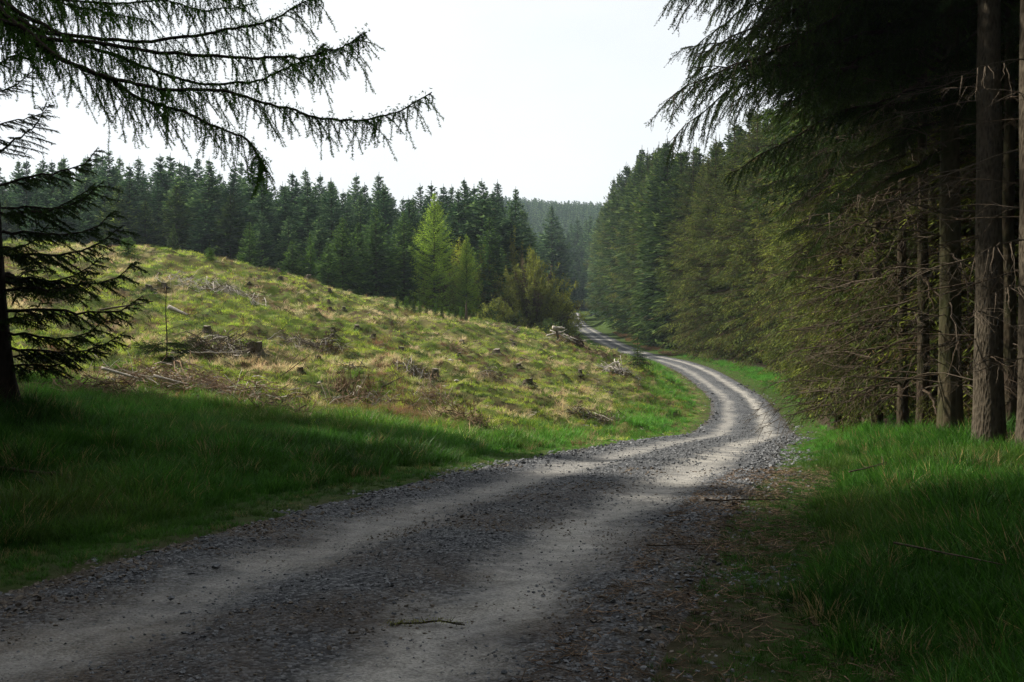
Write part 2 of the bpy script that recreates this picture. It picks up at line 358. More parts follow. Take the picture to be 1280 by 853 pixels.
# ------------------------------------------------------------------ ground and road
def warp(a, b, n, k):
    u = np.linspace(-1, 1, n); return a+(b)*np.sinh(u*k)/np.sinh(k)
gx = np.unique(np.round(np.r_[-1300, np.linspace(-1000, -130, 30), np.linspace(-130, -36, 60), np.arange(-36, 26, .2), np.linspace(26, 130, 60), np.linspace(135, 1000, 30), 1300], 3))
gy = np.unique(np.round(np.r_[-600, -300, np.linspace(-120, -12, 40), np.arange(-12, 34, .2), np.arange(34, 80, .3), np.linspace(80, 260, 160), np.linspace(262, 1000, 70), np.linspace(1050, 1400, 8)], 3))
GXX, GYY = np.meshgrid(gx, gy)
gxr, gyr = GXX.ravel(), GYY.ravel()
sd, rz, hw = road_info(gxr, gyr)
GZ = ground_z(gxr, gyr); GZ = GZ-.07*(1-sstep(-.25, .12, np.abs(sd)-hw))
nx = len(gx); ny = len(gy)
b = (np.arange(ny-1)[:, None]*nx+np.arange(nx-1)[None]).ravel()
acc = Acc(); acc.add(np.c_[gxr, gyr, GZ], np.vstack([np.c_[b, b+1, b+nx+1], np.c_[b, b+nx+1, b+nx]]))
me = acc.mesh('ground', [M['ground']], True)
FB = [at(x, d) for x, d in ((1330, 9), (1290, 14), (1175, 17), (1090, 25), (1040, 34), (1017, 44), (1001, 58), (958, 68), (911, 78), (860, 92), (820, 108), (790, 135), (762, 180), (748, 236), (742, 300))]
FB = np.array([(9.5, -25), (8.6, 2)] + FB)          # edge of the forest right of the road
def edge_x(y): return np.interp(y, FB[:, 1], FB[:, 0])
LEFTLINE = lambda x: 23.2+(-7-x)*.326               # edge of the dark wood left of the camera
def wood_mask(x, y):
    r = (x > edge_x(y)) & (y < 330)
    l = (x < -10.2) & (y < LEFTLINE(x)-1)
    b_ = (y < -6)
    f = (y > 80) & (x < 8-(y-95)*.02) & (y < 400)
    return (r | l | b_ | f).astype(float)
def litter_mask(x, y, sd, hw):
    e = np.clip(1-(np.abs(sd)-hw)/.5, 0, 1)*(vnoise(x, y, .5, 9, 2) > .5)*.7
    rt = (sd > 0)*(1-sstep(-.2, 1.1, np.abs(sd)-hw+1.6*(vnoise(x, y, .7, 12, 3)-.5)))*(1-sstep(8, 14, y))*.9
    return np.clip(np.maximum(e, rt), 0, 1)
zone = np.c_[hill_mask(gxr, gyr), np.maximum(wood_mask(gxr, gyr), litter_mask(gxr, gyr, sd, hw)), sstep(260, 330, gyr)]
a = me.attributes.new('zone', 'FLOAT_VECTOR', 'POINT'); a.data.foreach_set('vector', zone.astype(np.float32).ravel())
tag(link('ground', me), 'grassy ground rising into a felled mound left of the road', kind='structure')

rc = RC; nu = 41
seg = np.r_[0, np.cumsum(np.hypot(*np.diff(RC[:, :2], axis=0).T))]
ss = np.unique(np.r_[np.arange(0, 16, .8), np.arange(16, 60, .14), np.arange(60, 120, .3), np.arange(120, seg[-1], .7)])
cx_, cy_, cz_, cw_ = [np.interp(ss, seg, RC[:, i] if i < 3 else RW) for i in range(4)]
nxn = np.interp(ss, seg, RN[:, 0]); nyn = np.interp(ss, seg, RN[:, 1])
u = np.linspace(-1, 1, nu); wid = cw_[:, None]+.12+.28*(vnoise(ss[:, None]+0*u[None], np.sign(u)[None]*9+0*ss[:, None], .7, 4, 3)-.5)*2
across = u[None]*wid
rx = cx_[:, None]+nxn[:, None]*across; ry = cy_[:, None]+nyn[:, None]*across
am = np.abs(across)/cw_[:, None]*2.0
prof = .012+.035*np.exp(-(am/.45)**2)-.018*np.exp(-((am-.92)/.35)**2)+.02*np.exp(-((am-1.7)/.25)**2)-.075*sstep(1.93, 2.3, am)
rzz = cz_[:, None]+prof+.022*(vnoise(rx, ry, .35, 21, 3)-.5)+.014*(vnoise(rx, ry, .06, 22, 2)-.5)
acc = Acc(); b = (np.arange(len(ss)-1)[:, None]*nu+np.arange(nu-1)[None]).ravel()
acc.add(np.c_[rx.ravel(), ry.ravel(), rzz.ravel()], np.vstack([np.c_[b, b+1, b+nu+1], np.c_[b, b+nu+1, b+nu]]))
me = acc.mesh('gravel_road', [M['road']], True)
a = me.attributes.new('across', 'FLOAT', 'POINT'); a.data.foreach_set('value', (across/cw_[:, None]*2.0).astype(np.float32).ravel())
tag(link('road', me), 'winding gravel forest road with two pale wheel tracks', kind='structure')

# ------------------------------------------------------------------ scattering (grass, gravel: nobody could count them)
def scatter(name, P, rot, scl, idx, colr, sources, label, cat):
    me = bpy.data.meshes.new(name); me.vertices.add(len(P)); me.vertices.foreach_set('co', np.asarray(P, np.float32).ravel())
    for nm, ty, key, d in (('rot', 'FLOAT_VECTOR', 'vector', rot), ('scl', 'FLOAT', 'value', scl), ('idx', 'INT', 'value', idx), ('col', 'FLOAT_VECTOR', 'vector', colr)):
        a = me.attributes.new(nm, ty, 'POINT'); a.data.foreach_set(key, np.asarray(d, np.int32 if ty == 'INT' else np.float32).ravel())
    c = bpy.data.collections.new(name+'_kinds')
    for i, s in enumerate(sources):
        o = bpy.data.objects.new('%s_kind_%s' % (name, chr(97+i)), s); c.objects.link(o)
    g = bpy.data.node_groups.new(name, 'GeometryNodeTree')
    g.interface.new_socket('Geometry', in_out='INPUT', socket_type='NodeSocketGeometry'); g.interface.new_socket('Geometry', in_out='OUTPUT', socket_type='NodeSocketGeometry')
    gi = g.nodes.new('NodeGroupInput'); go = g.nodes.new('NodeGroupOutput'); ci = g.nodes.new('GeometryNodeCollectionInfo')
    ci.inputs['Collection'].default_value = c; ci.inputs['Separate Children'].default_value = True; ci.inputs['Reset Children'].default_value = True
    ip = g.nodes.new('GeometryNodeInstanceOnPoints'); ip.inputs['Pick Instance'].default_value = True
    def na(nm, ty):
        n = g.nodes.new('GeometryNodeInputNamedAttribute'); n.data_type = ty; n.inputs['Name'].default_value = nm; return n.outputs['Attribute']
    e2r = g.nodes.new('FunctionNodeEulerToRotation')
    g.links.new(na('rot', 'FLOAT_VECTOR'), e2r.inputs[0]); g.links.new(e2r.outputs[0], ip.inputs['Rotation'])
    g.links.new(na('scl', 'FLOAT'), ip.inputs['Scale']); g.links.new(na('idx', 'INT'), ip.inputs['Instance Index'])
    g.links.new(gi.outputs[0], ip.inputs['Points']); g.links.new(ci.outputs[0], ip.inputs['Instance']); g.links.new(ip.outputs[0], go.inputs[0])
    o = link(name, me); md = o.modifiers.new('scatter', 'NODES'); md.node_group = g
    return tag(o, label, cat, kind='stuff')

rng = np.random.default_rng(7)
def tuft(seed, n, h, spread, w, lean=.5, k=3):
    r = np.random.default_rng(seed); A = Acc()
    a = r.random(n)*6.283; rr = spread*np.sqrt(r.random(n)); p0 = np.c_[np.cos(a)*rr, np.sin(a)*rr, -.03+0*rr]
    la = a+r.normal(0, .8, n); ln = lean*(.3+r.random(n)); H = h*(.45+.75*r.random(n))
    D = np.c_[np.cos(la), np.sin(la), 0*la]; fa = r.random(n)*6.283; S = np.c_[np.cos(fa), np.sin(fa), 0*fa]
    V = []; T = []; tt = r.random(n)
    for i in range(k+1):
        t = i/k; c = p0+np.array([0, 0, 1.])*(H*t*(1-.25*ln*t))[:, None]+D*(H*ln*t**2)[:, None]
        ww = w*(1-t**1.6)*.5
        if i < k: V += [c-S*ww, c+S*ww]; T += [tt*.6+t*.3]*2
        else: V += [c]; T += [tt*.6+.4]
    m = 2*k+1; V = np.stack(V, 1).reshape(-1, 3); T = np.stack(T, 1).ravel(); b = np.arange(n)[:, None]*m; f = []
    for i in range(k-1): f += [b+[2*i, 2*i+1, 2*i+3], b+[2*i, 2*i+3, 2*i+2]]
    f += [b+[2*k-2, 2*k-1, 2*k]]
    A.add(V, np.vstack(f), 0, T); return A.mesh('tuft', [M['grass']])
def region(n, y0, y1, margin=1.12, plus=2.0):
    y = np.sqrt(rng.random(n)*(y1**2-y0**2)+y0**2); x = (rng.random(n)*2-1)*(.5145*y*margin+plus); return x, y
def area(y0, y1, margin=1.12, plus=2.0): return .5145*margin*(y1**2-y0**2)+2*plus*(y1-y0)
def cols(base, x, y, sc, var, seed):
    base = np.asarray(base); v = (vnoise(x, y, sc, seed, 3)-.5)*2*var+rng.normal(0, .17, len(x))
    h = rng.normal(0, .06, (len(x), 3)); return np.clip(base*(1+v[:, None]+h), .002, .9)

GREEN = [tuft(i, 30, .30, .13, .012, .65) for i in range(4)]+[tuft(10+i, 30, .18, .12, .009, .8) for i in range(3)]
gp = []; gc = []; gs = []; gi_ = []
for y0, y1, den in ((2.2, 5, 200), (5, 9, 170), (9, 14, 110), (14, 20, 60), (20, 30, 44), (30, 45, 32), (45, 75, 20), (75, 125, 10)):
    n = int(area(y0, y1)*den); x, y = region(n, y0, y1)
    sd, rz, hw = road_info(x, y); off = np.abs(sd)-hw
    hm = np.where(sd < 0, sstep(17, 25, y+.25*x), 0)*sstep(.6, 4.5, off+1.5*(vnoise(x, y, 2.5, 38, 2)-.5)); wm = wood_mask(x, y); lm = litter_mask(x, y, sd, hw)
    pr_ = sstep(-.06, .30, off+.5*(vnoise(x, y, .35, 30, 2)-.5))*(1-.96*wm)*(1-.35*lm)*(1-.80*hm)
    k = rng.random(n) < pr_; x, y, off, hm, sd_ = x[k], y[k], off[k], hm[k], sd[k]
    z = ground_z(x, y); s = (.30+.75*sstep(.2, 2.0, off))*(.7+.6*vnoise(x, y, 1.3, 31, 2))*(1-.45*hm)
    s *= (.65+.75*vnoise(x, y, .55, 34, 2))*np.where(y > 20, 1.15, 1.0)*np.where((sd_ > 0) & (y > 20), .7, 1)
    c1 = cols((.036, .112, .013), x, y, 1.4, .6, 32)*(1+1.1*sstep(15, 26, y))[:, None]; c2 = cols((.12, .20, .028), x, y, 2.5, .4, 33)  # sunlit look put into colour: grass beyond the shadow edge is brightened
    c1 = c1*(.55+.9*rng.random(len(x)))[:, None]; straw_ = (rng.random(len(x)) < .05)
    dry = (sstep(.55, .75, vnoise(x, y, 1.6, 37, 3)))[:, None]*.5
    c1 = c1*(1-dry*.4)+np.array((.12, .11, .035))*dry*.4
    cc = c1*(1-hm[:, None])+c2*hm[:, None]; cc = np.where(straw_[:, None], np.array((.26, .21, .10)), cc)
    gp.append(np.c_[x, y, z]); gc.append(cc); gs.append(s); gi_.append(np.where(s < .6, rng.integers(4, 7, len(x)), rng.integers(0, 4, len(x))))
gp = np.vstack(gp); n = len(gp)
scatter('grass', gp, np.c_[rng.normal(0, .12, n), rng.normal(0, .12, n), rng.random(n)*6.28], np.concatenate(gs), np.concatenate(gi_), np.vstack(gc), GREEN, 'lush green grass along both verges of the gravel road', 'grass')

# felled slope: low yellow-green sward, straw tussocks, brown litter
SW = [tuft(20+i, 30, .16, .22, .014, .9, 2) for i in range(4)]
ST = [tuft(30+i, 46, .26, .17, .010, 1.2, 3) for i in range(4)]
sp = []; sc2 = []; ssz = []; si = []
for y0, y1, den in ((16, 24, 46), (24, 34, 40), (34, 46, 27), (46, 60, 17), (60, 74, 10)):
    n = int(area(y0, y1)*den); x, y = region(n, y0, y1)
    hm = hill_mask(x, y); wm = wood_mask(x, y)
    sd, rz, hw = road_info(x, y); k = rng.random(n) < hm*(1-wm)*sstep(.3, 3.5, -sd-hw+1.5*(vnoise(x, y, 2.5, 38, 2)-.5)); x, y = x[k], y[k]; z = ground_z(x, y)
    band = np.exp(-((y-(24+.25*(x+8)))/3.2)**2)*(x < -2)
    pn = vnoise(x, y, 3.2, 40, 4); p2 = vnoise(x, y, 1.0, 41, 3); rv = rng.random(len(x))
    strawy = (pn+.5*(p2-.5)+.25*(rv-.5)) > .65
    browny = (vnoise(x, y, 1.5, 42, 3)+.3*(rv-.5)+.34*band) > .70
    g_ = cols((.34, .43, .055), x, y, .8, .75, 43); s_ = cols((.60, .50, .29), x, y, 1.0, .3, 44); b_ = cols((.20, .12, .065), x, y, 1.0, .3, 45)
    dk = cols((.022, .045, .010), x, y, 1.0, .3, 46)
    cc = np.where(strawy[:, None], s_, g_); cc = np.where(browny[:, None], b_, cc); cc = np.where(((p2 < .42) & ~strawy)[:, None], dk, cc)
    sp.append(np.c_[x, y, z]); sc2.append(cc); ssz.append((.38+.70*rng.random(len(x))**1.6)*(.75+.5*p2)); si.append(np.where(strawy | browny, rng.integers(4, 8, len(x)), rng.integers(0, 4, len(x))))
sp = np.vstack(sp); n = len(sp)
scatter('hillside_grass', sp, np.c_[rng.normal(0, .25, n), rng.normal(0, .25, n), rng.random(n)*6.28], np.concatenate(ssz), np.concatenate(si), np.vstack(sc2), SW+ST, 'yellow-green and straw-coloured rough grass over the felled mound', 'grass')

def pebble(seed, k=0):
    r = np.random.default_rng(seed)
    v = np.array([(1, 0, 0), (-1, 0, 0), (0, 1, 0), (0, -1, 0), (0, 0, 1), (0, 0, -1), (.6, .6, .5), (-.6, .6, .5), (-.6, -.6, .5), (.6, -.6, .5)], float)
    v = v*(.7+.6*r.random((10, 1)))*np.array([1, .75+.2*r.random(), .55]); from_ = v
    f = [(4, 0, 6), (0, 2, 6), (2, 4, 6), (4, 2, 7), (2, 1, 7), (1, 4, 7), (4, 1, 8), (1, 3, 8), (3, 4, 8), (4, 3, 9), (3, 0, 9), (0, 4, 9), (5, 2, 0), (5, 1, 2), (5, 3, 1), (5, 0, 3)]
    A = Acc(); A.add(v, f, 0); return A
PEB = [pebble(i).mesh('pebble', [M['stone'] if i < 5 else M['stone_brown']]) for i in range(8)]
pp = []; ps = []; pi_ = []
for y0, y1, den, smin in ((2.4, 5, 1500, .0045), (5, 9, 1100, .006), (9, 14, 600, .008), (14, 22, 250, .011), (22, 34, 90, .015), (34, 60, 25, .02)):
    n = int(area(y0, y1, 1.0, .5)*den); x, y = region(n, y0, y1, 1.0, .5); sd, rz, hw = road_info(x, y); am = np.abs(sd)/hw*2
    w = vnoise(x, y, .9, 50, 2)-.5
    tr = np.exp(-((np.abs(am+w*.5)-.92)/.42)**2)
    p_ = (1-.74*tr)*(1-sstep(1.9, np.where(sd > 0, 2.8, 2.3), am+.9*w))*(.45+.9*vnoise(x, y, .4, 51, 3))
    k = rng.random(n) < p_*.8; x, y, am, tr = x[k], y[k], am[k], tr[k]
    # height of the real road surface at each stone
    sd, rz, hw = road_info(x, y)
    ii = np.array([0]); z = rz+.012+.035*np.exp(-(am/.45)**2)-.018*np.exp(-((am-.92)/.35)**2)+.02*np.exp(-((am-1.7)/.25)**2)-.075*sstep(1.93, 2.3, am)+.022*(vnoise(x, y, .35, 21, 3)-.5)
    z = np.where(am > 2.1, np.maximum(z, ground_z(x, y)-.004), z)
    s = smin*(.7+rng.random(len(x))**3*2.6)*(1-.35*tr)*np.where(am > 1.5, 1.35, 1)
    pp.append(np.c_[x, y, z+s*.1]); ps.append(s); br = (vnoise(x, y, 1.1, 52, 3) > .52) & (y < 15)
    pi_.append(np.where(br & (rng.random(len(x)) < .75), rng.integers(5, 8, len(x)), rng.integers(0, 5, len(x))))
pp = np.vstack(pp); n = len(pp)
scatter('gravel', pp, np.c_[rng.normal(0, .4, n), rng.normal(0, .4, n), rng.random(n)*6.28], np.concatenate(ps), np.concatenate(pi_), np.full((n, 3), .2), PEB, 'loose grey crushed stone lying between and beside the wheel tracks', 'gravel')

# ------------------------------------------------------------------ conifers
def branch_path(start, az, L, up, droop, tip, n=7):
    t = np.linspace(0, 1, n); d = np.array([math.cos(az), math.sin(az)])
    p = np.zeros((n, 3)); p[:, :2] = start[:2]+d*(L*t*(1-.08*t))[:, None]; p[:, 2] = start[2]+L*(up*t-droop*t**2+tip*t**4); return p
def samp(path, t):
    k = t*(len(path)-1); i = np.minimum(k.astype(int), len(path)-2); f = (k-i)[:, None]; return path[i]*(1-f)+path[i+1]*f
def conifer(seed, H=16., R=2.2, bare=.04, dz=.36, per=6, lat=9, leafL=.34, leafW=.12, sub=1, up0=.75, up1=-.05, droop=.28, tip=.18, mi=0, brown=0., deadbare=0, cone=.31):
    """crown of needle sprays on whorled boughs; one unit of detail per lateral spray"""
    r = np.random.default_rng(seed); A = Acc(); z = H*bare
    while z < H-.5:
        q = (z/H-bare)/(1-bare); Lr = min(R*(1-.35*q), max(.08, H-z-.3)*cone)*(1.0 if q > .12 else .8+.2*q/.12)+.10
        nb = per if q < .85 else max(4, per-2)
        a0 = r.random()*6.28
        for b in range(nb):
            L = Lr*(.62+.55*r.random()); az = a0+b*6.283/nb+r.normal(0, .22)
            up = up1+(up0-up1)*q**1.3+r.normal(0, .07)
            pa = branch_path((0, 0, z+r.normal(0, dz*.3)), az, L, up, droop*(1-.6*q), tip, 7)
            A.tube(pa[[0, 3, 6]], [.012+.012*L, .008+.006*L, .004], 3, 1, .4)
            nl = max(3, int(lat*(.3+.7*min(1, L/R*1.15)))); t = np.linspace(.14, .98, nl)
            for sgn in (-1, 1, 0):
                tt = np.clip(t+r.normal(0, .03, nl), .05, 1); P = samp(pa, tt); T = unit(samp(pa, np.minimum(tt+.06, 1))-samp(pa, tt-.06))
                sidev = unit(np.cross(T, [0, 0, 1.])); ll = (leafL*(.55+1.0*np.sin(math.pi*np.clip(tt, .1, .97))**.7))*(.7+.6*r.random(nl))*(L/R*.9+.16)
                if sgn == 0: D = unit(T*.75+np.c_[r.normal(0, .25, nl), r.normal(0, .25, nl), -.55*r.random(nl)*(1-q*.7)]); ll = ll*.9
                else: D = unit(T*.62+sidev*sgn*(.75+.2*r.random(nl))[:, None]+np.c_[0*tt, 0*tt, -.22-.35*r.random(nl)*(1-q)])
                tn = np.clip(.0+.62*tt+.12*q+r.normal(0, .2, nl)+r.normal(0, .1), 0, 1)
                mm = mi
                isb = r.random(nl) < brown*(1-tt*.55)*(1.15-q)
                if sub == 0:
                    S = unit(np.cross(D, r.normal(0, .5, (nl, 3))+[0, 0, 1.]))
                    A.leaves(P[~isb], D[~isb], S[~isb], ll[~isb]*1.25, leafW*(.8+.5*r.random((~isb).sum())), mi, tn[~isb], True)
                    if isb.any(): A.leaves(P[isb], D[isb], S[isb], ll[isb]*1.1, leafW*.4, 2, tn[isb], True)
                else:
                    m = sub; P2 = []; D2 = []; L2 = []; T2 = []
                    for j in range(m):
                        f = (j+.35*r.random(nl))/m; Pj = P+D*(ll*f*1.25)[:, None]; Pj[:, 2] -= .25*ll*f*f
                        sg = np.where(r.random(nl) < .5, -1, 1)[:, None]; sv = unit(np.cross(D, [0, 0, 1.]))
                        Dj = unit(D*.8+sv*sg*.65+np.c_[r.normal(0, .2, nl), r.normal(0, .2, nl), -.55*r.random(nl)])
                        P2.append(Pj); D2.append(Dj); L2.append(ll*(.55-.25*f)); T2.append(tn+.15*f)
                    ib = np.tile(isb, m); P2 = np.vstack(P2); D2 = np.vstack(D2); L2 = np.concatenate(L2); T2 = np.clip(np.concatenate(T2), 0, 1)
                    S = unit(np.cross(D2, r.normal(0, .6, P2.shape)+[0, 0, 1.]))
                    A.leaves(P2[~ib], D2[~ib], S[~ib], L2[~ib], leafW*.5*(.8+.5*r.random((~ib).sum())), mi, T2[~ib], True)
                    if ib.any(): A.leaves(P2[ib], D2[ib], S[ib], L2[ib]*1.1, leafW*.16, 2, T2[ib], False)
        z += dz*(.8+.4*r.random())*(1.0 if q < .9 else .75)
    # leading shoot
    n = 14; zz = H-1.15+1.1*np.repeat(np.linspace(0, 1, n//3+1), 3)[:n]; az = r.random(n)*6.28
    A.leaves(np.c_[0*zz, 0*zz, zz], unit(np.c_[np.cos(az), np.sin(az), .9+0*az]), np.c_[-np.sin(az), np.cos(az), 0*az], .42*(1.12-np.linspace(0, 1, n)), .07, mi, .7)
    A.tube([(0, 0, H-1.6), (0, 0, H+.1)], [.03, .012], 3, 1, .4)
    return A
def trunk_acc(H, r0, seed, flare=.35, k=9, bare_frac=1.0, lean=0., n=14):
    r = np.random.default_rng(seed); t = np.linspace(0, 1, n)**1.25; A = Acc()
    rad = r0*(1-t)**.85+.012+r0*flare*np.exp(-t*H/.35)
    A.tube(np.c_[lean*t*H+.02*np.cumsum(r.normal(0, 1, n))*.4, .02*np.cumsum(r.normal(0, 1, n))*.4, t*H-.15], rad, k, 0, .5, False, .10, r); return A

def crown_meshes(seeds, mats, **kw): return [conifer(s, **kw).mesh('crown', mats) for s in seeds]
FH = 16.0
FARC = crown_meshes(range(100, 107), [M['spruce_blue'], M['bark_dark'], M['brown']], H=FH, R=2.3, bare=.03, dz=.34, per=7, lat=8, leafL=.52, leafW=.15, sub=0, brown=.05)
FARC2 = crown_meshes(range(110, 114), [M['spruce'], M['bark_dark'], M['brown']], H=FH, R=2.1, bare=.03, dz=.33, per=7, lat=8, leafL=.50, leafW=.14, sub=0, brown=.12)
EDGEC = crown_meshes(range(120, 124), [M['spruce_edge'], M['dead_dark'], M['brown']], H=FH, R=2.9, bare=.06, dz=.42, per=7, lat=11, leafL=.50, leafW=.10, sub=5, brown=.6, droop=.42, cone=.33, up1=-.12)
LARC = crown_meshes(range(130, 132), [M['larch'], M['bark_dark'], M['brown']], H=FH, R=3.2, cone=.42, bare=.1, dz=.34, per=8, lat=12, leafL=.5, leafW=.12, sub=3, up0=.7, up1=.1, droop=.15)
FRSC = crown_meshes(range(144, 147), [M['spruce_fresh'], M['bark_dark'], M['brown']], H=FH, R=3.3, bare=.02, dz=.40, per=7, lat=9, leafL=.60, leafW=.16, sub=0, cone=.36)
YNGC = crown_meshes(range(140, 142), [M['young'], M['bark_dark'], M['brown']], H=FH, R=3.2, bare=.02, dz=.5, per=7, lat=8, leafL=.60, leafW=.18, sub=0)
M['far'] = needle_mat('distant_spruce_needles', (.03, .065, .035), (.07, .14, .07), (.17, .27, .12), .3, .4)
LOWC = [conifer(150+i, H=FH, R=2.4, bare=.05, dz=.9, per=6, lat=4, leafL=.9, leafW=.42, sub=0).mesh('crown', [M['far'], M['bark_dark'], M['brown']]) for i in range(3)]
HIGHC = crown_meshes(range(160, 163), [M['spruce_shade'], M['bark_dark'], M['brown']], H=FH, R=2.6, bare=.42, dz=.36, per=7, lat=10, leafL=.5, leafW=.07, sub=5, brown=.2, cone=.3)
TRUNK = [trunk_acc(FH, .17, s).mesh('trunk', [M['bark']], True) for s in range(4)]
TRUNK_D = [trunk_acc(FH, .15, s+9).mesh('trunk', [M['bark_dark']], True) for s in range(3)]

def ordinal(n):
    w = ['first','second','third','fourth','fifth','sixth','seventh','eighth','ninth','tenth','eleventh','twelfth','thirteenth','fourteenth','fifteenth','sixteenth','seventeenth','eighteenth','nineteenth','twentieth']
    return w[n] if n < 20 else 'twenty-'+w[n-20] if n < 29 else '%dth' % (n+1)
def tree(name, x, y, H, crown, trunk, label, cat, group, wid=1.0, rz=None, extra=None):
    e = bpy.data.objects.new(name, None); col.objects.link(e); e.empty_display_size = .3
    e.location = (x, y, gz(x, y)-.05); e.rotation_euler = (0, 0, random.random()*6.28 if rz is None else rz)
    k = H/FH; tag(e, label, cat, group)
    if trunk: link('trunk', trunk, e, sc=(k*1.0, k*1.0, k))
    if crown: link('crown', crown, e, sc=(k*wid, k*wid, k))
    return e
random.seed(4)
def R_(a, b): return random.uniform(a, b)
SKY = [(-400, 200), (0, 205), (60, 203), (150, 203), (230, 204), (330, 212), (430, 222), (500, 232), (600, 236), (645, 246), (760, 255)]
def skyl(px): return float(np.interp(px, [a for a, b in SKY], [b for a, b in SKY]))
count = 0
front = []
d0 = 93
# front row, left to right
px = -60
while px < 640:
    d = (93 if px < 420 else 99)+R_(-2, 2); ty = np.interp(px, [0, 200, 360, 480, 640], [232, 236, 262, 262, 268])+R_(-14, 22)
    front.append((px, d, ty)); px += R_(30, 40)
for i, (px, d, ty) in enumerate(front):
    x, y = at(px, d); H = (CY-ty)/F*d+EYE-gz(x, y)
    crown = random.choice(FARC+FARC2)
    tree('spruce_tree', x, y, H, crown, random.choice(TRUNK_D), '%s spruce from the left along the front edge of the forest behind the mound' % ordinal(i), 'tree', 'spruces along the front of the forest behind the mound', R_(1.15, 1.5))
rows = [(98, 104), (104, 111), (111, 119), (119, 128), (128, 138), (138, 150)]
for ri, (da, db) in enumerate(rows):
    px = -80+R_(0, 20)
    while px < (655, 650, 645, 640, 636, 632)[ri]:
        d = R_(da, db); x, y = at(px, d)
        H = (CY-(skyl(px)+R_(-14, 26)-(10 if random.random() < .15 else 0)))/F*d+EYE-gz(x, y)
        where = ['behind the left spruce boughs', 'above the top of the mound', 'above the right shoulder of the mound', 'left of the bright larch', 'around the bright larch', 'at the valley gap'][int(np.searchsorted([130, 260, 380, 500, 590], px))]
        lab = ['second-rank spruce of the forest behind the mound', 'middle-rank spruce of the forest behind the mound', 'skyline spruce top of the forest behind the mound'][0 if ri == 0 else 1 if ri < 3 else 2]+', '+where
        tree('spruce_tree', x, y, min(H, 23), random.choice(FARC), random.choice(TRUNK_D), lab, 'tree', ['spruces in the second rank of the left forest', 'spruces in the middle ranks of the left forest', 'spruces on the skyline of the left forest'][0 if ri == 0 else 1 if ri < 3 else 2]+', '+where, R_(1.1, 1.4))
        px += R_(26, 38)
# odd ones out
def special(name, px, d, ty, crown, label, cat='tree', wid=1., by=None):
    x, y = at(px, d); H = (CY-ty)/F*d+EYE-gz(x, y); return tree(name, x, y, H, crown, random.choice(TRUNK_D), label, cat, None, wid)
special('larch_tree', 543, 90, 238, LARC[0], 'tall bright yellow-green larch standing out of the dark spruce wall', wid=.9)
special('larch_tree', 583, 90, 290, LARC[1], 'olive-green young larch right of the tall bright larch', wid=.8)
special('larch_tree', 645, 100, 300, LARC[1], 'small fresh green larch top above the round brown bush', wid=.9)
special('young_spruce', 388, 84, 290, YNGC[0], 'small fresh green spruce at the forest foot behind the mound crest', wid=.95)
special('young_spruce', 447, 88, 275, FRSC[0], 'medium spruce between the broad grey-green one and the full green one')
special('young_spruce', 217, 84, 278, FARC2[1], 'short slim spruce in front of the dark forest above the mound crest', wid=.8)
special('young_spruce', 250, 78, 306, YNGC[1], 'tiny bright spruce just behind the mound crest', wid=1.1) if False else None

for px, d, ty, lab, w in ((428, 86, 268, 'broad grey-green spruce right of the small crest spruces, before the dark wall', 1.15), (470, 90, 256, 'full green spruce midway between the small fresh spruce and the bright larch', 1.2), (505, 92, 262, 'full green spruce directly left of the bright larch', 1.1),
  (365, 84, 298, 'low fresh green spruce touching the mound crest left of the small bright one', 1.2), (410, 83, 300, 'low green spruce at the mound crest right of the small bright one', 1.2), (612, 93, 268, 'green spruce right of the bright larch rising over the olive bushes', 1.1), (312, 84, 276, 'full green spruce above the mound crest left of centre', 1.1)):
    special('young_spruce', px, d, ty, random.choice(FRSC), lab, wid=w)

# valley behind the road's end
vt = [(655, 150, 262), (690, 178, 256), (702, 215, 284), (722, 296, 272), (738, 290, 268), (754, 262, 258), (714, 300, 278), (694, 235, 284), (733, 305, 274), (747, 285, 270), (676, 190, 290), (662, 200, 284), (728, 292, 292), (744, 280, 300), (706, 285, 300), (760, 240, 258), (696, 210, 296), (767, 225, 240), (780, 205, 235), (718, 288, 304), (735, 278, 310), (710, 296, 290)]
for i, (px, d, ty) in enumerate(vt):
    x, y = at(px, d); H = (CY-ty)/F*d+EYE-gz(x, y)
    if px in (655, 690): lab, g = ('tall dark spruce with a bare leading shoot left of the valley gap' if px == 690 else 'dark spruce at the right end of the left forest skyline'), None
    else: lab, g = 'hazy grey-green spruce in the valley beyond the road end', 'spruces in the valley beyond the road'
    tree('spruce_tree', x, y, H, random.choice(FARC), random.choice(TRUNK_D), lab, 'tree', g, R_(1.0, 1.3))

# forest wall right of the road: edge trees follow the foot of the bank
ESK = [(740, 240), (770, 192), (800, 172), (830, 172), (850, 190), (870, 182), (900, 160), (930, 140), (1000, 115), (1060, 45), (1290, -100)]
def esky(px): return float(np.interp(px, [a for a, b in ESK], [b for a, b in ESK]))
y = 20.5; i = 0; edge = []
while y < 250:
    edge.append(y); y += R_(2.0, 3.0)+y*.016
for i, y in enumerate(edge):
    x = float(edge_x(y))+R_(.8, 2.4); px = CX+x/y*F; H = (CY-esky(px)-R_(-10, 22))/F*y+EYE-gz(x, y); H = max(12.5, min(H, 26))
    cm = random.choice(EDGEC) if y < 95 else random.choice(FARC2+EDGEC[:1])
    tree('roadside_spruce', x, y, H, cm, random.choice(TRUNK), '%s spruce of the forest edge right of the road counted from the camera' % ordinal(i), 'tree', 'edge spruces along the right of the road', R_(.9, 1.1))
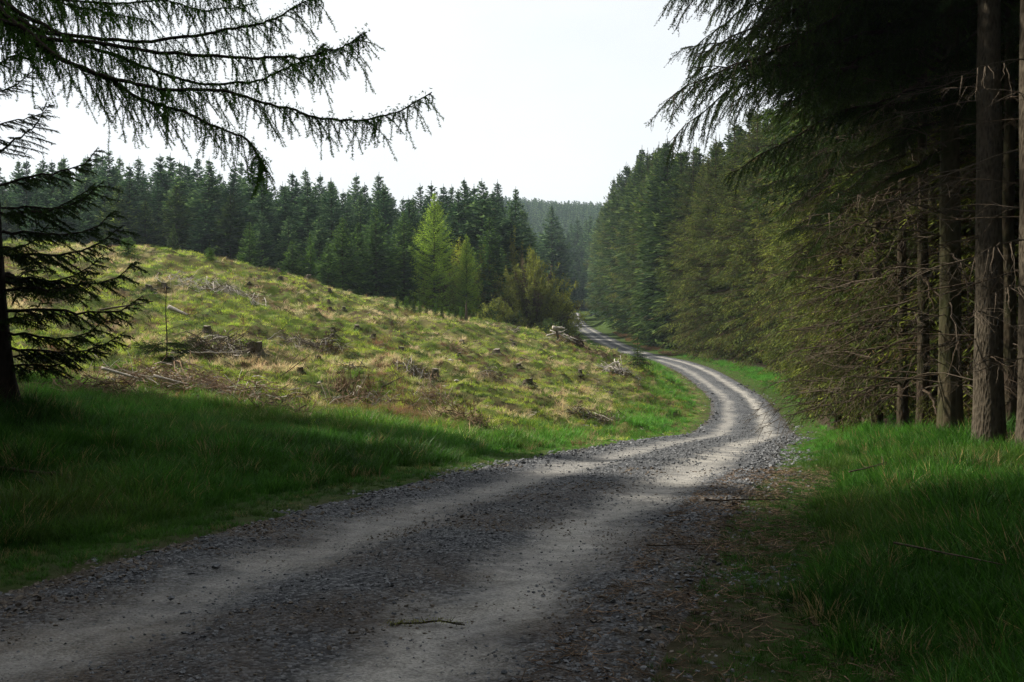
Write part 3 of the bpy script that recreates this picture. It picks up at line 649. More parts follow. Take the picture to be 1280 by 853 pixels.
for ri in range(3):
    y = 21+R_(0, 1.5)
    while y < 175:
        x = float(edge_x(y))+3.6+ri*2.6+R_(-.5, .5); px = CX+x/y*F
        H = (CY-esky(min(px, 1000))-R_(-6, 30))/F*y+EYE-gz(x, y); H = max(14, min(H, 26))
        tree('spruce_tree', x, y, H, random.choice(FARC2) if y > 70 else random.choice(FARC2+HIGHC), random.choice(TRUNK), ['spruce one rank', 'spruce two ranks', 'spruce three ranks'][ri]+' inside the right forest '+['beside the dark near trunks', 'beside the road bend', 'along the far straight'][0 if y < 45 else 1 if y < 85 else 2], 'tree', ['first', 'second', 'third'][ri]+' inner rank of the right forest '+['near', 'at the bend', 'far'][0 if y < 45 else 1 if y < 85 else 2], R_(.95, 1.2)); y += R_(2.3, 3.2)+y*.02

# woods beyond the frame and far hills, which nobody could count: one object each
def forest(name, pts, H, crowns, label, cat='forest', wid=1.0):
    pts = np.asarray(pts); z = ground_z(pts[:, 0], pts[:, 1]); n = len(pts)
    return scatter(name, np.c_[pts, z-.1], np.c_[0*z, 0*z, rng.random(n)*6.28], np.asarray(H)/FH, rng.integers(0, len(crowns), n), np.full((n, 3), .1), crowns, label, cat)
pts = []
for x in np.arange(-46, 46, 2.7):
    for y in np.arange(-34, 34, 2.7):
        X = x+R_(-.8, .8); Y = y+R_(-.8, .8)
        s, _, h = road_info(np.array([X]), np.array([Y]))
        inl = X < -9.0 and Y < LEFTLINE(X)-2.2 and (X < -.5145*Y*1.0-2.4 or Y < 2)
        inr = X > edge_x(Y)+2.2 and (X > .5145*Y+4.2) and Y < 24
        bk = Y < -7 and abs(s[0]) > 4.5
        if inl and LEFTLINE(X)-Y < 24 and random.random() > .16+.035*(LEFTLINE(X)-Y): continue
        if (inl or inr or bk) and not (abs(s[0]) < 4.5): pts.append((X, Y))
forest('surrounding_forest', pts, [R_(12, 20) if LEFTLINE(X)-Y < 14 else R_(17, 22) for X, Y in pts], [c for c in FARC2[:2]]+HIGHC[:1], 'dark spruce wood standing around the near stretch of road')
pts = []
for _ in range(9000):
    Y = 270+(R_(0, 1)**.8)*480; X = R_(-.10, .16)*Y*1.0+R_(-30, 30)
    pts.append((X, Y))
forest('far_hill_forest', pts, [R_(11, 19) for _ in pts], LOWC, 'distant hazy spruce forest covering the far hill')

hz = Acc(); x0, x1, y0, y1, z0, z1 = -1320, 1320, -620, 1420, -12, 125
hz.add([(x0, y0, z0), (x1, y0, z0), (x1, y1, z0), (x0, y1, z0), (x0, y0, z1), (x1, y0, z1), (x1, y1, z1), (x0, y1, z1)],
       [(0, 2, 1), (0, 3, 2), (4, 5, 6), (4, 6, 7), (0, 1, 5), (0, 5, 4), (1, 2, 6), (1, 6, 5), (2, 3, 7), (2, 7, 6), (3, 0, 4), (3, 4, 7)])
hm_ = bpy.data.materials.new('haze'); hm_.use_nodes = True; ht = hm_.node_tree; ht.nodes.clear(); ho = ht.nodes.new('ShaderNodeOutputMaterial')
hv = ht.nodes.new('ShaderNodeVolumePrincipled'); hv.inputs['Color'].default_value = (.72, .87, 1, 1); hv.inputs['Density'].default_value = .00026; hv.inputs['Anisotropy'].default_value = .2
ht.links.new(hv.outputs[0], ho.inputs['Volume'])
tag(link('haze', hz.mesh('haze', [hm_])), 'thin pale haze in the valley air', 'haze', kind='stuff')

# ------------------------------------------------------------------ near trees: boughs with real needles
def needles(A, P, D, L, step, nl, nw, mi, tb, r, hang=0.):
    """needles set round every twig (start P, direction D, length L)"""
    k = np.maximum(3, (L/step).astype(int)); ix = np.repeat(np.arange(len(P)), k)
    f = np.concatenate([(np.arange(a)+.5)/a for a in k]); q = P[ix]+D[ix]*(L[ix]*f)[:, None]; q[:, 2] -= hang*L[ix]*f*f
    nd = unit(D[ix]*.55+unit(r.normal(0, 1, (len(ix), 3)))*.85); S = unit(np.cross(nd, r.normal(0, 1, (len(ix), 3))))
    A.leaves(q, nd, S, nl*(.7+.6*r.random(len(ix))), nw, mi, np.clip(tb+.5*f-.1+r.normal(0, .15, len(ix)), 0, 1))
def big_branch(seed, L=4., nlat=22, latL=1.1, tw=.17, droop=.22, up=.10, tip=.10, step=.011, nl=.024, nw=.0075, live=1., hang=.35, r0=.035, tws=.075):
    r = np.random.default_rng(seed); A = Acc(); pa = branch_path((0, 0, 0), 0, L, up, droop, tip, 14); pa[:, 1:] += np.cumsum(r.normal(0, .012*L, (14, 2)), 0)
    A.tube(pa, r0*(1-np.linspace(0, 1, 14))**.8+.004, 5, 0, .5)
    PS = []; DS = []; LS = []
    for j in range(nlat):
        t = .12+.86*(j+r.random()*.6)/nlat; sg = -1 if j % 2 else 1
        p = samp(pa, np.array([t]))[0]; T = unit(samp(pa, np.array([min(t+.05, 1)]))[0]-samp(pa, np.array([t-.05]))[0])
        sv = unit(np.cross(T, [0, 0, 1.])); l = latL*(.35+.75*r.random())*(1-.65*t)*(min(1, t*4)); d = unit(T*.7+sv*sg*.8+np.array([0, 0, -.1-.3*r.random()]))
        n = 6; f = np.linspace(0, 1, n)[:, None]; lp = p+d*l*f+np.array([0, 0, -1.])*hang*l*f**2+sv*.05*l*np.sin(f*5+j)
        A.tube(lp, .008*(1-f[:, 0])+.0025, 3, 0, .5)
        if r.random() > live: continue
        m = max(3, int(l/tws)); tt = (np.arange(m)+.4)/m
        for s2 in (-1, 1):
            q = samp(lp, np.clip(tt+r.normal(0, .02, m), 0, 1)); dd = unit(d*.7+sv*s2*.65*(1 if True else 0)+np.c_[r.normal(0, .2, m), r.normal(0, .2, m), -.15-.5*r.random(m)*hang*2])
            PS.append(q); DS.append(dd); LS.append(tw*(.6+.8*r.random(m))*(1-.4*tt))
        PS.append(lp[:-1]); DS.append(unit(np.diff(lp, axis=0))); LS.append(np.linalg.norm(np.diff(lp, axis=0), axis=1))
    k = 4; PS.append(pa[-k-1:-1]); DS.append(unit(np.diff(pa, axis=0))[-k:]); LS.append(np.linalg.norm(np.diff(pa, axis=0), axis=1)[-k:])
    P = np.vstack(PS); D = np.vstack(DS); Ls = np.concatenate(LS)
    Sd = unit(np.cross(D, r.normal(0, 1, P.shape))); A.leaves(P, D, Sd, Ls, .004, 0, .4)
    needles(A, P, D, Ls, step, nl, nw, 1, .3, r, .15); return A
def dead_branch(seed, L=2.4, r0=.014, nsub=11):
    r = np.random.default_rng(seed); A = Acc(); n = 12; t = np.linspace(0, 1, n)
    pa = branch_path((0, 0, 0), 0, L, .05+.15*r.random(), .35*r.random(), .12*r.random(), n); pa[:, 1:] += np.cumsum(r.normal(0, .018*L, (n, 2)), 0)*t[:, None]
    A.tube(pa, r0*(1-t)+.003, 4, 0, .5)
    for j in range(nsub):
        f = .15+.8*r.random(); p = samp(pa, np.array([f]))[0]; l = L*.42*(1.1-f)*(.5+r.random()); d = unit([.75, r.choice([-1, 1])*(.4+.5*r.random()), r.normal(-.25, .35)])
        k = 6; g = np.linspace(0, 1, k)[:, None]; lp = p+d*l*g+np.array([0, 0, -.3*r.random()])*l*g**2+np.cumsum(r.normal(0, .02*l, (k, 3)), 0)
        A.tube(lp, .006*(1-g[:, 0])+.002, 3, 0, .5)
        m = 6; tt = r.random(m)*.9+.1; q = samp(lp, tt); dd = unit(d+r.normal(0, .7, (m, 3)))
        A.leaves(q, dd, unit(np.cross(dd, r.normal(0, 1, (m, 3)))), l*.4*(.4+r.random(m)), .005, 0, .5)
    return A
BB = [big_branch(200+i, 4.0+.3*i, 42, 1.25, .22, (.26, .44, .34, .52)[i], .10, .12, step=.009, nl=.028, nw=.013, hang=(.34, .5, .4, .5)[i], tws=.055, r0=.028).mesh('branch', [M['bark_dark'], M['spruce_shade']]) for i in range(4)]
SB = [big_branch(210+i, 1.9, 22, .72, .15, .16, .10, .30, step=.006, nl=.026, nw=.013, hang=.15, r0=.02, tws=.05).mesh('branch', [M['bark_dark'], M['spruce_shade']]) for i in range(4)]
EB = [big_branch(220+i, 2.8, 18, .9, .18, .34, .10, .10, step=.016, nl=.035, nw=.012, hang=.4, live=.8).mesh('branch', [M['dead_dark'], M['spruce_edge']]) for i in range(3)]
DB = [dead_branch(230+i, 2.3+.3*i).mesh('dead_branch', [M['dead']]) for i in range(3)]+[dead_branch(240+i, 2.0+.3*i).mesh('dead_branch', [M['dead_dark']]) for i in range(3)]

def near_tree(name, x, y, H, r0, bark, label, seed, boughs=(), dead=(), crown=None, lean=0, cat='tree', bm=None, k=14):
    e = bpy.data.objects.new(name, None); col.objects.link(e); e.location = (x, y, gz(x, y)-.05); tag(e, label, cat)
    link('trunk', trunk_acc(H, r0, seed, 1.1 if seed == 7 else .45, k, lean=lean, n=26).mesh('trunk', [bark], True), e)
    if crown: link('crown', crown, e, rot=(0, 0, seed), sc=H/FH)
    r = random.Random(seed)
    for (z, az, sc, tilt) in boughs:
        o = link('branch', r.choice(bm or BB), e, (lean*z, 0, z), (r.uniform(-.2, .2), math.radians(tilt), math.radians(az)), sc)
    for (z, az, sc) in dead:
        link('dead_branch', r.choice(DB), e, (lean*z, 0, z), (r.uniform(-.5, .5), math.radians(r.uniform(-12, 14)), math.radians(az)), sc)
    return e
rr = random.Random(11)
def boughset(n, z0, z1, a0, a1, s0, s1, t0=-4, t1=20): return [(z0+(z1-z0)*(i+rr.random()*.7)/n, rr.uniform(a0, a1), rr.uniform(s0, s1), rr.uniform(t0, t1)) for i in range(n)]
def deadset(n, z0, z1, a0, a1, s0, s1): return [(z0+(z1-z0)*(i+rr.random())/n, rr.uniform(a0, a1), rr.uniform(s0, s1)) for i in range(n)]
X, Y = at(1187, 17)
near_tree('spruce_tree', X, Y, 20, .185, M['bark_moss'], 'mossy straight spruce trunk, leftmost of the thick trunks in the dark right wood', 1,
  boughset(26, 5.8, 11, 128, 200, .55, 1.0, -6, 14)+boughset(5, 4.2, 5.8, 130, 195, .3, .5, 0, 20)+boughset(16, 6.0, 9.8, 170, 205, 1.0, 1.3, -10, 9), deadset(26, .8, 6.5, 120, 260, .5, 1.1), HIGHC[0])
X, Y = at(1236, 15)
near_tree('spruce_tree', X, Y, 21, .205, M['bark_brown'], 'thickest spruce trunk in the right wood with rough brown scaly bark', 2,
  boughset(14, 5.6, 11, 60, 125, .5, .9, 0, 26), deadset(20, 1.0, 6, 100, 280, .4, .9), HIGHC[1])
X, Y = at(1263, 18.5)
near_tree('spruce_tree', X, Y, 18, .12, M['bark'], 'slim spruce trunk just right of the thickest trunk', 3, boughset(6, 6.5, 11, 60, 150, .4, .7), deadset(14, .8, 6, 90, 270, .4, .8), HIGHC[2])
X, Y = at(1292, 14)
near_tree('spruce_tree', X, Y, 20, .21, M['bark_brown'], 'brown spruce trunk cut by the right edge of the photograph', 4, boughset(6, 6.5, 10, 60, 140, .5, .8), deadset(14, 1, 6, 90, 270, .4, .8), HIGHC[0])
X, Y = at(1213, 23)
near_tree('spruce_tree', X, Y, 17, .07, M['bark_brown'], 'thin reddish spruce stem between the mossy and the thickest trunk', 5, (), deadset(12, .8, 7, 0, 360, .3, .6), HIGHC[1], k=8)
X, Y = at(1118, 16.2)
near_tree('spruce_tree', 7.6, 13.4, 19, .01, M['bark_dark'], 'x', 6) if False else None
for i, (px, d, r0) in enumerate(((1165, 22, .10), (1202, 26, .13), (1249, 22, .09), (1272, 25, .12), (1222, 29, .12), (1148, 27, .09), (1262, 31, .13), (1190, 33, .12))):
    X, Y = at(px, d); near_tree('spruce_tree', X, Y, 18, r0, M['bark_dark' if i % 2 else 'bark'], '%s dim slender trunk in the dark behind the thick right trunks' % ordinal(i), 60+i, (), deadset(9, .8, 7, 0, 360, .3, .7), HIGHC[i % 3], k=8)
# boughs of the roadside trees between the thick trunks and the foliage wall
for i, (px, d, r0) in enumerate(((1152, 19.5, .11), (1128, 21.5, .10), (1098, 24.5, .12), (1070, 27, .11), (1048, 30.5, .12))):
    X, Y = at(px, d)
    near_tree('roadside_spruce', X, Y, 18.5, r0, M['bark'], '%s slender twiggy spruce left of the mossy trunk at the wood edge' % ordinal(i), 20+i,
      boughset(14, 5.6, 12, 130, 240, .4, .8, 0, 22), deadset(26, .6, 6.5, 100, 280, .6, 1.2), HIGHC[i % 3])
    e = col.objects[-1]
    root = [o for o in col.objects if o.type == 'EMPTY'][-1]; r = random.Random(50+i)
    for j in range(26):
        link('branch', r.choice(EB), root, (0, 0, r.uniform(.9, 8)), (r.uniform(-.3, .3), math.radians(r.uniform(0, 32)), math.radians(r.uniform(110, 265))), r.uniform(.45, .85))

# spruce at the left edge of the frame
X, Y = at(2, 15)
bl = [(5.15-.0, 12, .72, -26), (4.7, -15, .62, -18), (4.25, 20, .55, -10), (3.75, -25, .85, -12), (3.35, 10, .95, -6), (2.95, -12, 1.05, 2), (2.7, 18, 1.0, 0), (2.35, -5, 1.12, 4), (2.05, 14, 1.15, 6), (1.8, -18, 1.1, 8), (1.5, 8, 1.2, 10), (1.2, -10, 1.0, 6), (.95, 16, 1.0, 8), (.7, -6, .9, 4)]
bl += [(z+.12, az+rr.uniform(-50, 50), s*.8, t+rr.uniform(-10, 6)) for z, az, s, t in bl[3::2]]
bl += [(rr.uniform(.8, 8), rr.uniform(90, 270), rr.uniform(.8, 1.2), 5) for _ in range(14)]
near_tree('spruce_tree', X, Y, 15, .20, M['bark_dark'], 'dark spruce silhouette with upturned boughs at the left edge of the photograph', 7, bl, (), None, -.055, bm=SB)

# larch whose boughs hang over the view from the upper left
def larch_bough(px, seed, r0=.03, dens=.075, latL=.42):
    r = np.random.default_rng(seed); P = np.array([((x-CX)/F*d, d, EYE-(y-CY)/F*d) for x, y, d in px]); pa = catmull(P, 8)
    n = len(pa); A = Acc(); B = Acc(); t = np.linspace(0, 1, n)
    pa[:, 1:] += np.cumsum(r.normal(0, .006, (n, 2)), 0)
    A.tube(pa, r0*(1-t)**.9+.004, 6, 0, .5); ln = np.linalg.norm(np.diff(pa, axis=0), axis=1).sum()
    PS = []; DS = []; LS = []
    m = int(ln/dens)
    for j in range(m):
        f = min(1, (j+r.random())/m); p = samp(pa, np.array([f]))[0]; T = unit(samp(pa, np.array([min(f+.03, 1)]))[0]-samp(pa, np.array([max(f-.03, 0)]))[0])
        sv = unit(np.cross(T, [0, 0, 1.])); sg = r.choice([-1, 1]); l = latL*(.15+1.25*r.random()**1.5)*(1.05-.7*f)
        d = unit(T*(.5+.3*r.random())+sv*sg*(.3+.7*r.random())+np.array([0, 0, -.05-.65*r.random()])); k = 6; g = np.linspace(0, 1, k)[:, None]
        lp = p+d*l*g+np.array([0, 0, -.45])*l*g**2+np.cumsum(r.normal(0, .012*l, (k, 3)), 0); B.tube(lp, .0035*(1-g[:, 0])+.0016, 3, 0, .4)
        PS.append(lp[:-1]); DS.append(unit(np.diff(lp, axis=0))); LS.append(np.linalg.norm(np.diff(lp, axis=0), axis=1))
        q = max(2, int(l/.055)); tt = r.random(q); st = samp(lp, tt); hl = .05+.20*r.random(q)**1.5
        mid = unit(np.c_[r.normal(0, .3, q)+d[0]*.3, r.normal(0, .3, q)+d[1]*.3, -.9+0*tt]); PS.append(st); DS.append(mid); LS.append(hl)
    # long pendulous shoots hanging straight from the bough
    q = int(ln/.045); tt = r.random(q); st = samp(pa, tt); PS.append(st); DS.append(unit(np.c_[r.normal(.05, .16, q), r.normal(0, .16, q), -1+0*tt])); LS.append((.08+.34*r.random(q)**2.2)*(1-.35*tt))
    P_ = np.vstack(PS); D_ = np.vstack(DS); L_ = np.concatenate(LS)
    B.leaves(P_, D_, unit(np.cross(D_, r.normal(0, 1, P_.shape))), L_, .0028, 0, .4)
    # short spurs, each a little rosette of soft needles
    k = np.maximum(1, (L_/.0125).astype(int)); ix = np.repeat(np.arange(len(P_)), k); f = np.concatenate([(np.arange(a)+r.random())/a for a in k]); c = P_[ix]+D_[ix]*(L_[ix]*f)[:, None]; nb = int(ln/.008); cb = samp(pa, r.random(nb))+r.normal(0, .022, (nb, 3)); c = np.vstack([c, cb]); DD = np.vstack([D_[ix], np.tile([0, 0, -1.], (nb, 1))])
    for s in range(5):
        nd = unit(r.normal(0, 1, c.shape)+DD*.3); B.leaves(c, nd, unit(np.cross(nd, r.normal(0, 1, c.shape))), .013+.012*r.random(len(c)), .0066, 1, np.clip(.4+r.normal(0, .25, len(c)), 0, 1))
    return A, B
s_ = 2.2857
def bp(pts, d0, d1): return [(-190, pts[0][1]/s_-14, d0+.5)]+[(x/s_, y/s_, d0+(d1-d0)*i/(len(pts)-1)) for i, (x, y) in enumerate(pts)]
LB = [bp([(-60, 0), (20, 30), (130, 80), (300, 105), (450, 105), (600, 95), (700, 80), (780, 50), (850, 15), (910, -8)], 8.6, 8.0),
      bp([(-60, 40), (130, 100), (300, 120), (480, 145), (650, 150), (800, 150), (900, 135), (980, 110), (1050, 75)], 8.5, 7.6),
      bp([(-60, 10), (20, 60), (100, 130), (250, 200), (400, 245), (500, 265), (640, 265), (750, 300), (850, 330), (950, 350), (1050, 345), (1130, 320), (1235, 252)], 8.4, 7.2),
      bp([(-60, 0), (90, 60), (200, 110), (330, 160), (450, 200), (560, 240), (700, 240), (800, 220), (880, 195), (930, 150)], 8.6, 8.3),
      bp([(0, 60), (150, 150), (300, 220), (400, 275), (500, 320), (600, 360), (700, 405), (740, 460), (757, 500)], 8.2, 7.4),
      bp([(-60, -20), (100, -10), (220, 10), (330, 20), (480, 5), (580, 25), (720, 5)], 8.8, 8.8),
      bp([(-80, -60), (60, -30), (180, 20), (260, 40), (340, 60), (420, 70)], 9.2, 9.4),
      bp([(-80, -40), (0, 5), (60, 60), (110, 110), (150, 140)], 8.9, 8.9),
      bp([(100, -90), (300, -60), (500, -45), (620, -30), (700, -40)], 9.0, 8.6)]
X, Y = -6.0, 9.2
e = bpy.data.objects.new('larch_tree', None); col.objects.link(e); e.location = (X, Y, gz(X, Y)-.05); tag(e, 'dark larch whose drooping boughs of soft needles hang across the upper left sky', 'tree')
link('trunk', trunk_acc(17, .24, 77, .4, 14, n=24).mesh('trunk', [M['bark_brown']], True), e)
inv = np.array(e.location)
for i, b_ in enumerate(LB):
    A, B = larch_bough(b_, 300+i, .018 if i < 5 else .010, .06 if i in (5, 6, 7) else .07)
    a = A.mesh('branch', [M['bark_dark']], True); o = link('branch', a, e, tuple(-inv)); link('twigs', B.mesh('twigs', [M['bark_dark'], M['larch_near']]), o)
link('crown', conifer(88, H=FH, R=2.6, bare=.42, dz=.5, per=5, lat=8, leafL=.6, leafW=.12, sub=0).mesh('crown', [M['larch_near'], M['bark_dark'], M['brown']]), e, sc=1.06)

# ------------------------------------------------------------------ broadleaf shrubs by the road end
def shrub_acc(seed, W, H, n=70, leaf=.13, brown=.35):
    r = np.random.default_rng(seed); S = Acc(); B = Acc()
    for i in range(n):
        a = r.random()*6.283; q = r.random()**.5; tz = H*(.25+.75*r.random())*(1-.35*q*q); prof = math.sin(math.pi*min(.95, max(.12, tz/H))**.8)**.6
        end = np.array([math.cos(a)*W*.5*q*prof, math.sin(a)*W*.5*q*prof, tz]); st = np.array([end[0]*.12, end[1]*.12, 0]); k = 8; f = np.linspace(0, 1, k)[:, None]
        p = st+(end-st)*f; p[:, :2] = st[:2]+(end[:2]-st[:2])*f**1.5; p += np.cumsum(r.normal(0, .03, (k, 3)), 0)*f; S.tube(p, .035*(1-f[:, 0])+.006, 4, 0, .5)
        m = 26; t = .35+.65*r.random(m); q2 = samp(p, t); d = unit((end-st)*.5+r.normal(0, 1.2, (m, 3))); l = .25+.55*r.random(m); S.leaves(q2, d, unit(np.cross(d, r.normal(0, 1, (m, 3)))), l, .018, 0, .5)
        isb = r.random() < brown*(1.2-tz/H)
        kk = 10; ix = np.repeat(np.arange(m), kk); c = q2[ix]+d[ix]*(l[ix]*r.random(m*kk))[:, None]+r.normal(0, .06, (m*kk, 3)); nd = unit(r.normal(0, 1, c.shape))
        tn = np.clip(.3+.4*(tz/H)+r.normal(0, .2), 0, 1)
        B.leaves(c, nd, unit(np.cross(nd, r.normal(0, 1, c.shape))), leaf*(.5+r.random(len(c))), leaf*.6, 1 if isb else 0, np.clip(tn+r.normal(0, .12, len(c)), 0, 1), True)
    return S, B
def shrub(name, px, d, W, H, mats, label, seed, **kw):
    x, y = at(px, d); e = bpy.data.objects.new(name, None); col.objects.link(e); e.location = (x, y, gz(x, y)-.1); tag(e, label, 'shrub')
    S, B = shrub_acc(seed, W, H, **kw); link('stems', S.mesh('stems', [M['dead']]), e); link('foliage', B.mesh('foliage', [M[mats[0]], M[mats[1]]]), e); return e
shrub('willow_shrub', 668, 90, 8.2, 9.4, ('olive', 'brown'), 'large round olive-brown willow bush where the mound meets the road', 400, n=210, brown=.4, leaf=.16)
shrub('willow_shrub', 702, 93, 4.2, 6.4, ('birch', 'olive'), 'fresh yellow-green bush at the right side of the large olive-brown bush', 401, n=50, brown=.1)
shrub('willow_shrub', 645, 97, 5.5, 11.6, ('olive', 'olive'), 'tall olive bush rising behind the large brown bush', 402, n=100, brown=.1)
shrub('willow_shrub', 622, 84, 4.2, 4.0, ('olive', 'spruce'), 'low dark olive bush at the left foot of the large brown bush', 403, n=110, brown=.6)
shrub('willow_shrub', 688, 84, 3.4, 2.6, ('spruce', 'olive'), 'low dark green bush beside the road below the large brown bush', 404, n=70, brown=.3)
shrub('birch_tree', 545, 91, 3.6, 7.6, ('olive', 'brown'), 'brown-twigged young tree in front of the tall bright larch', 405, n=70, brown=.6, leaf=.12)
shrub('birch_tree', 604, 93, 4.2, 9.2, ('olive', 'spruce'), 'olive young broadleaf tree between the larch and the brown bush', 406, n=60, brown=.3)
shrub('birch_tree', 575, 92, 3.8, 9.8, ('birch', 'spruce'), 'yellow-olive young tree just right of the tall bright larch', 407, n=55, brown=.3)

# ------------------------------------------------------------------ felled mound: stumps, logs, brash
def stump_acc(seed, r0, h):
    r = np.random.default_rng(seed); k = 14; a = np.arange(k)*6.283/k; A = Acc(); C = Acc(); hs = np.array([-.25, 0, .06, .18, .5, .9, 1.0]); fl = np.array([2.0, 1.7, 1.4, 1.15, 1.03, 1.0, .97])
    lob = 1+.16*np.sin(a*3+r.random()*6)+.1*np.sin(a*5+r.random()*6); tilt = r.normal(0, .12, 2); V = []
    for z, f in zip(hs, fl):
        rad = r0*f*(1+(lob-1)*(1.8 if z < .2 else .6))*(1+r.normal(0, .03, k)); x = np.cos(a)*rad; y = np.sin(a)*rad
        V.append(np.c_[x, y, z*h+(tilt[0]*x+tilt[1]*y if z > .8 else 0)+(0*x if z < .95 else r.normal(0, .012, k))])
    n = len(hs); i = np.arange(n-1)[:, None]*k; j = np.arange(k)[None]; j2 = (j+1) % k; F_ = np.vstack([np.c_[(i+j).ravel(), (i+j2).ravel(), (i+k+j2).ravel()], np.c_[(i+j).ravel(), (i+k+j2).ravel(), (i+k+j).ravel()]])
    A.add(np.vstack(V), F_); top = V[-1]; c = top.mean(0); C.add(np.vstack([top, (top-c)*.5+c+[0, 0, .006], c+[0, 0, .004]])+[0, 0, .003], np.vstack([np.c_[j[0], j2[0], k+j[0]], np.c_[j2[0], k+j2[0], k+j[0]], np.c_[k+j[0], k+j2[0], np.full(k, 2*k)]]))
    for q in range(4):
        b = r.random()*6.28; f = np.linspace(0, 1, 5)[:, None]; A.tube(np.array([math.cos(b)*r0*.8, math.sin(b)*r0*.8, .1*h])+np.c_[np.cos(b+f*.6)*f*r0*1.8, np.sin(b+f*.6)*f*r0*1.8, -.16*f*h-.08*f], (r0*.22*(1-f[:, 0])+.02), 6)
    return A, C
SM = []
for i in range(6):
    A, C = stump_acc(500+i, .19+.03*(i % 3), .30+.06*(i % 4)); SM.append((A.mesh('stump_bark', [M['stump']]), C.mesh('cut_top', [M['cut']])))
def stump(px, py, s, label, group=None, i=None, tilt=(0, 0)):
    x, y, z = hit(px, py, 14); a, c = SM[(i if i is not None else random.randrange(6)) % 6]
    e = bpy.data.objects.new('tree_stump', None); col.objects.link(e); e.location = (x, y, z-.02); e.rotation_euler = (tilt[0], tilt[1], R_(0, 6)); tag(e, label, 'stump', group)
    link('bark', a, e, sc=s); link('cut_top', c, e, sc=s); return e
for px, py, s, lab in [
  (621, 443, 1.15, 'dark flat-topped stump below the bleached root pile'), (544, 473, 1.1, 'pale-topped low stump in the middle right of the mound'), (660, 482, 1.4, 'wide pale-topped stump low on the right slope'),
  (577, 430, .8, 'small dark stump left of the flat-topped one'), (386, 345, 1.25, 'dark stump with bleached splinters near the crest'), (318, 446, 1.6, 'rounded mossy stump beside the fallen green brash'),
  (467, 427, .85, 'small dark stump in the middle of the upper slope'), (350, 352, .9, 'small stump under the crest left of the splintered stump'), (186, 362, 1.0, 'grey stump on the upper left of the mound'),
  (412, 368, .8, 'dark stump breaking the crest line right of centre'), (348, 340, .8, 'dark little stump on the crest skyline'), (502, 441, .8, 'dark stump halfway down the centre slope'),
  (725, 470, .8, 'small dark stump left of the bleached sticks by the road bend'), (648, 462, .9, 'dark stump in brown litter on the right slope'), (430, 390, .8, 'small stump on the upper right slope under the crest')]:
    stump(px, py, s*.62, lab)
for i in range(13):
    px = R_(180, 700); lo = np.interp(px, [150, 250, 400, 560, 700], [330, 338, 376, 408, 436]); hi_ = np.interp(px, [180, 500, 700, 760], [440, 500, 520, 500])
    stump(px, R_(lo, hi_), R_(.32, .55), 'small dark stump half sunk in the rough grass of the mound', 'small stumps scattered over the felled mound')

def stick_acc(seed, n, W, D, H, l0, l1, r0=.012, up=.35, fan=0):
    """loose pile of dead sticks, W wide, D deep, H high"""
    r = np.random.default_rng(seed); A = Acc()
    for i in range(n):
        q = r.normal(0, .33, 2); c = np.array([q[0]*W, q[1]*D, 0]); hh = H*math.exp(-(q[0]**2+q[1]**2)*3)*r.random(); a = r.random()*6.283; e = r.normal(0, up)+fan*.9
        l = l0+(l1-l0)*r.random()**2; k = 5; f = np.linspace(-.5, .5, k)[:, None]; d = np.array([math.cos(a)*math.cos(e), math.sin(a)*math.cos(e), math.sin(e)])
        p = c+[0, 0, hh+.02+abs(math.sin(e))*l*.4]+d*l*f+np.cumsum(r.normal(0, .035*l, (k, 3)), 0); g = r.gauss if False else None
        A.tube(p, r0*(.4+r.random())*(1-.6*(f[:, 0]+.5)), 3, int(r.random() < .22), .5)
    return A
def pile(name, px, py, n, W, D, H, l0, l1, ms, label, cat, seed, r0=.012, up=.35, fan=0):
    x, y, z = hit(px, py, 14); A = stick_acc(seed, n, W, D, H, l0, l1, r0, up, fan)
    # drape over the slope
    for v in A.v: v[:, 2] += ground_z(v[:, 0]+x, v[:, 1]+y)-z
    return tag(link(name, A.mesh(name, [M[ms[0]], M[ms[1]]]), None, (x, y, z)), label, cat)
pile('brush_pile', 230, 486, 620, 4.4, 1.3, .35, .3, 1.3, ('brush', 'bleached'), 'long tangle of brown brushwood along the foot of the mound behind the shaded grass', 'brushwood', 1)
pile('brush_pile', 120, 495, 300, 2.4, .9, .25, .3, 1.0, ('brush', 'dead'), 'brown brushwood behind the lower boughs of the left spruce', 'brushwood', 2)
pile('brush_pile', 452, 500, 260, 1.7, .7, .4, .25, .9, ('brush', 'bleached'), 'mound of dead brown stalks with upright stubs left of centre', 'brushwood', 3, .011, .6)
pile('brush_pile', 430, 490, 60, .6, .4, .2, .5, .9, ('brush', 'brush'), 'bundle of upright reddish dead stems at the left end of the stalk mound', 'brushwood', 4, .012, .2, 1.3)
pile('brush_pile', 548, 508, 200, 1.2, .7, .3, .25, .9, ('brush', 'bleached'), 'spiky nest of dead twigs in the centre foreground of the slope', 'brushwood', 5, .009, .7)
pile('brush_pile', 590, 535, 240, 1.5, .7, .25, .3, .9, ('brush', 'dead'), 'low dark brown brash heap in the green grass near the road', 'brushwood', 6)
pile('brush_pile', 345, 523, 160, 1.2, .5, .3, .25, .8, ('dead_dark', 'brush'), 'dark rotten brash clump at the edge of the shade', 'brushwood', 7)
pile('brush_pile', 268, 360, 260, 3.4, 1.2, .3, .3, 1.1, ('bleached', 'dead'), 'pale grey twig pile high on the mound below the crest', 'brushwood', 8, .018)
pile('brush_pile', 290, 442, 260, 2.6, 1.0, .35, .4, 1.6, ('dead', 'bleached'), 'grey fallen branches beside the rounded mossy stump', 'brushwood', 9, .014)
pile('brush_pile', 375, 434, 200, 1.8, .9, .3, .3, .9, ('dead', 'bleached'), 'grey brash heap in the middle of the mound', 'brushwood', 10)
pile('brush_pile', 412, 437, 150, 1.6, .7, .25, .3, .9, ('dead_dark', 'bleached'), 'darker brash heap just right of the grey one', 'brushwood', 11)
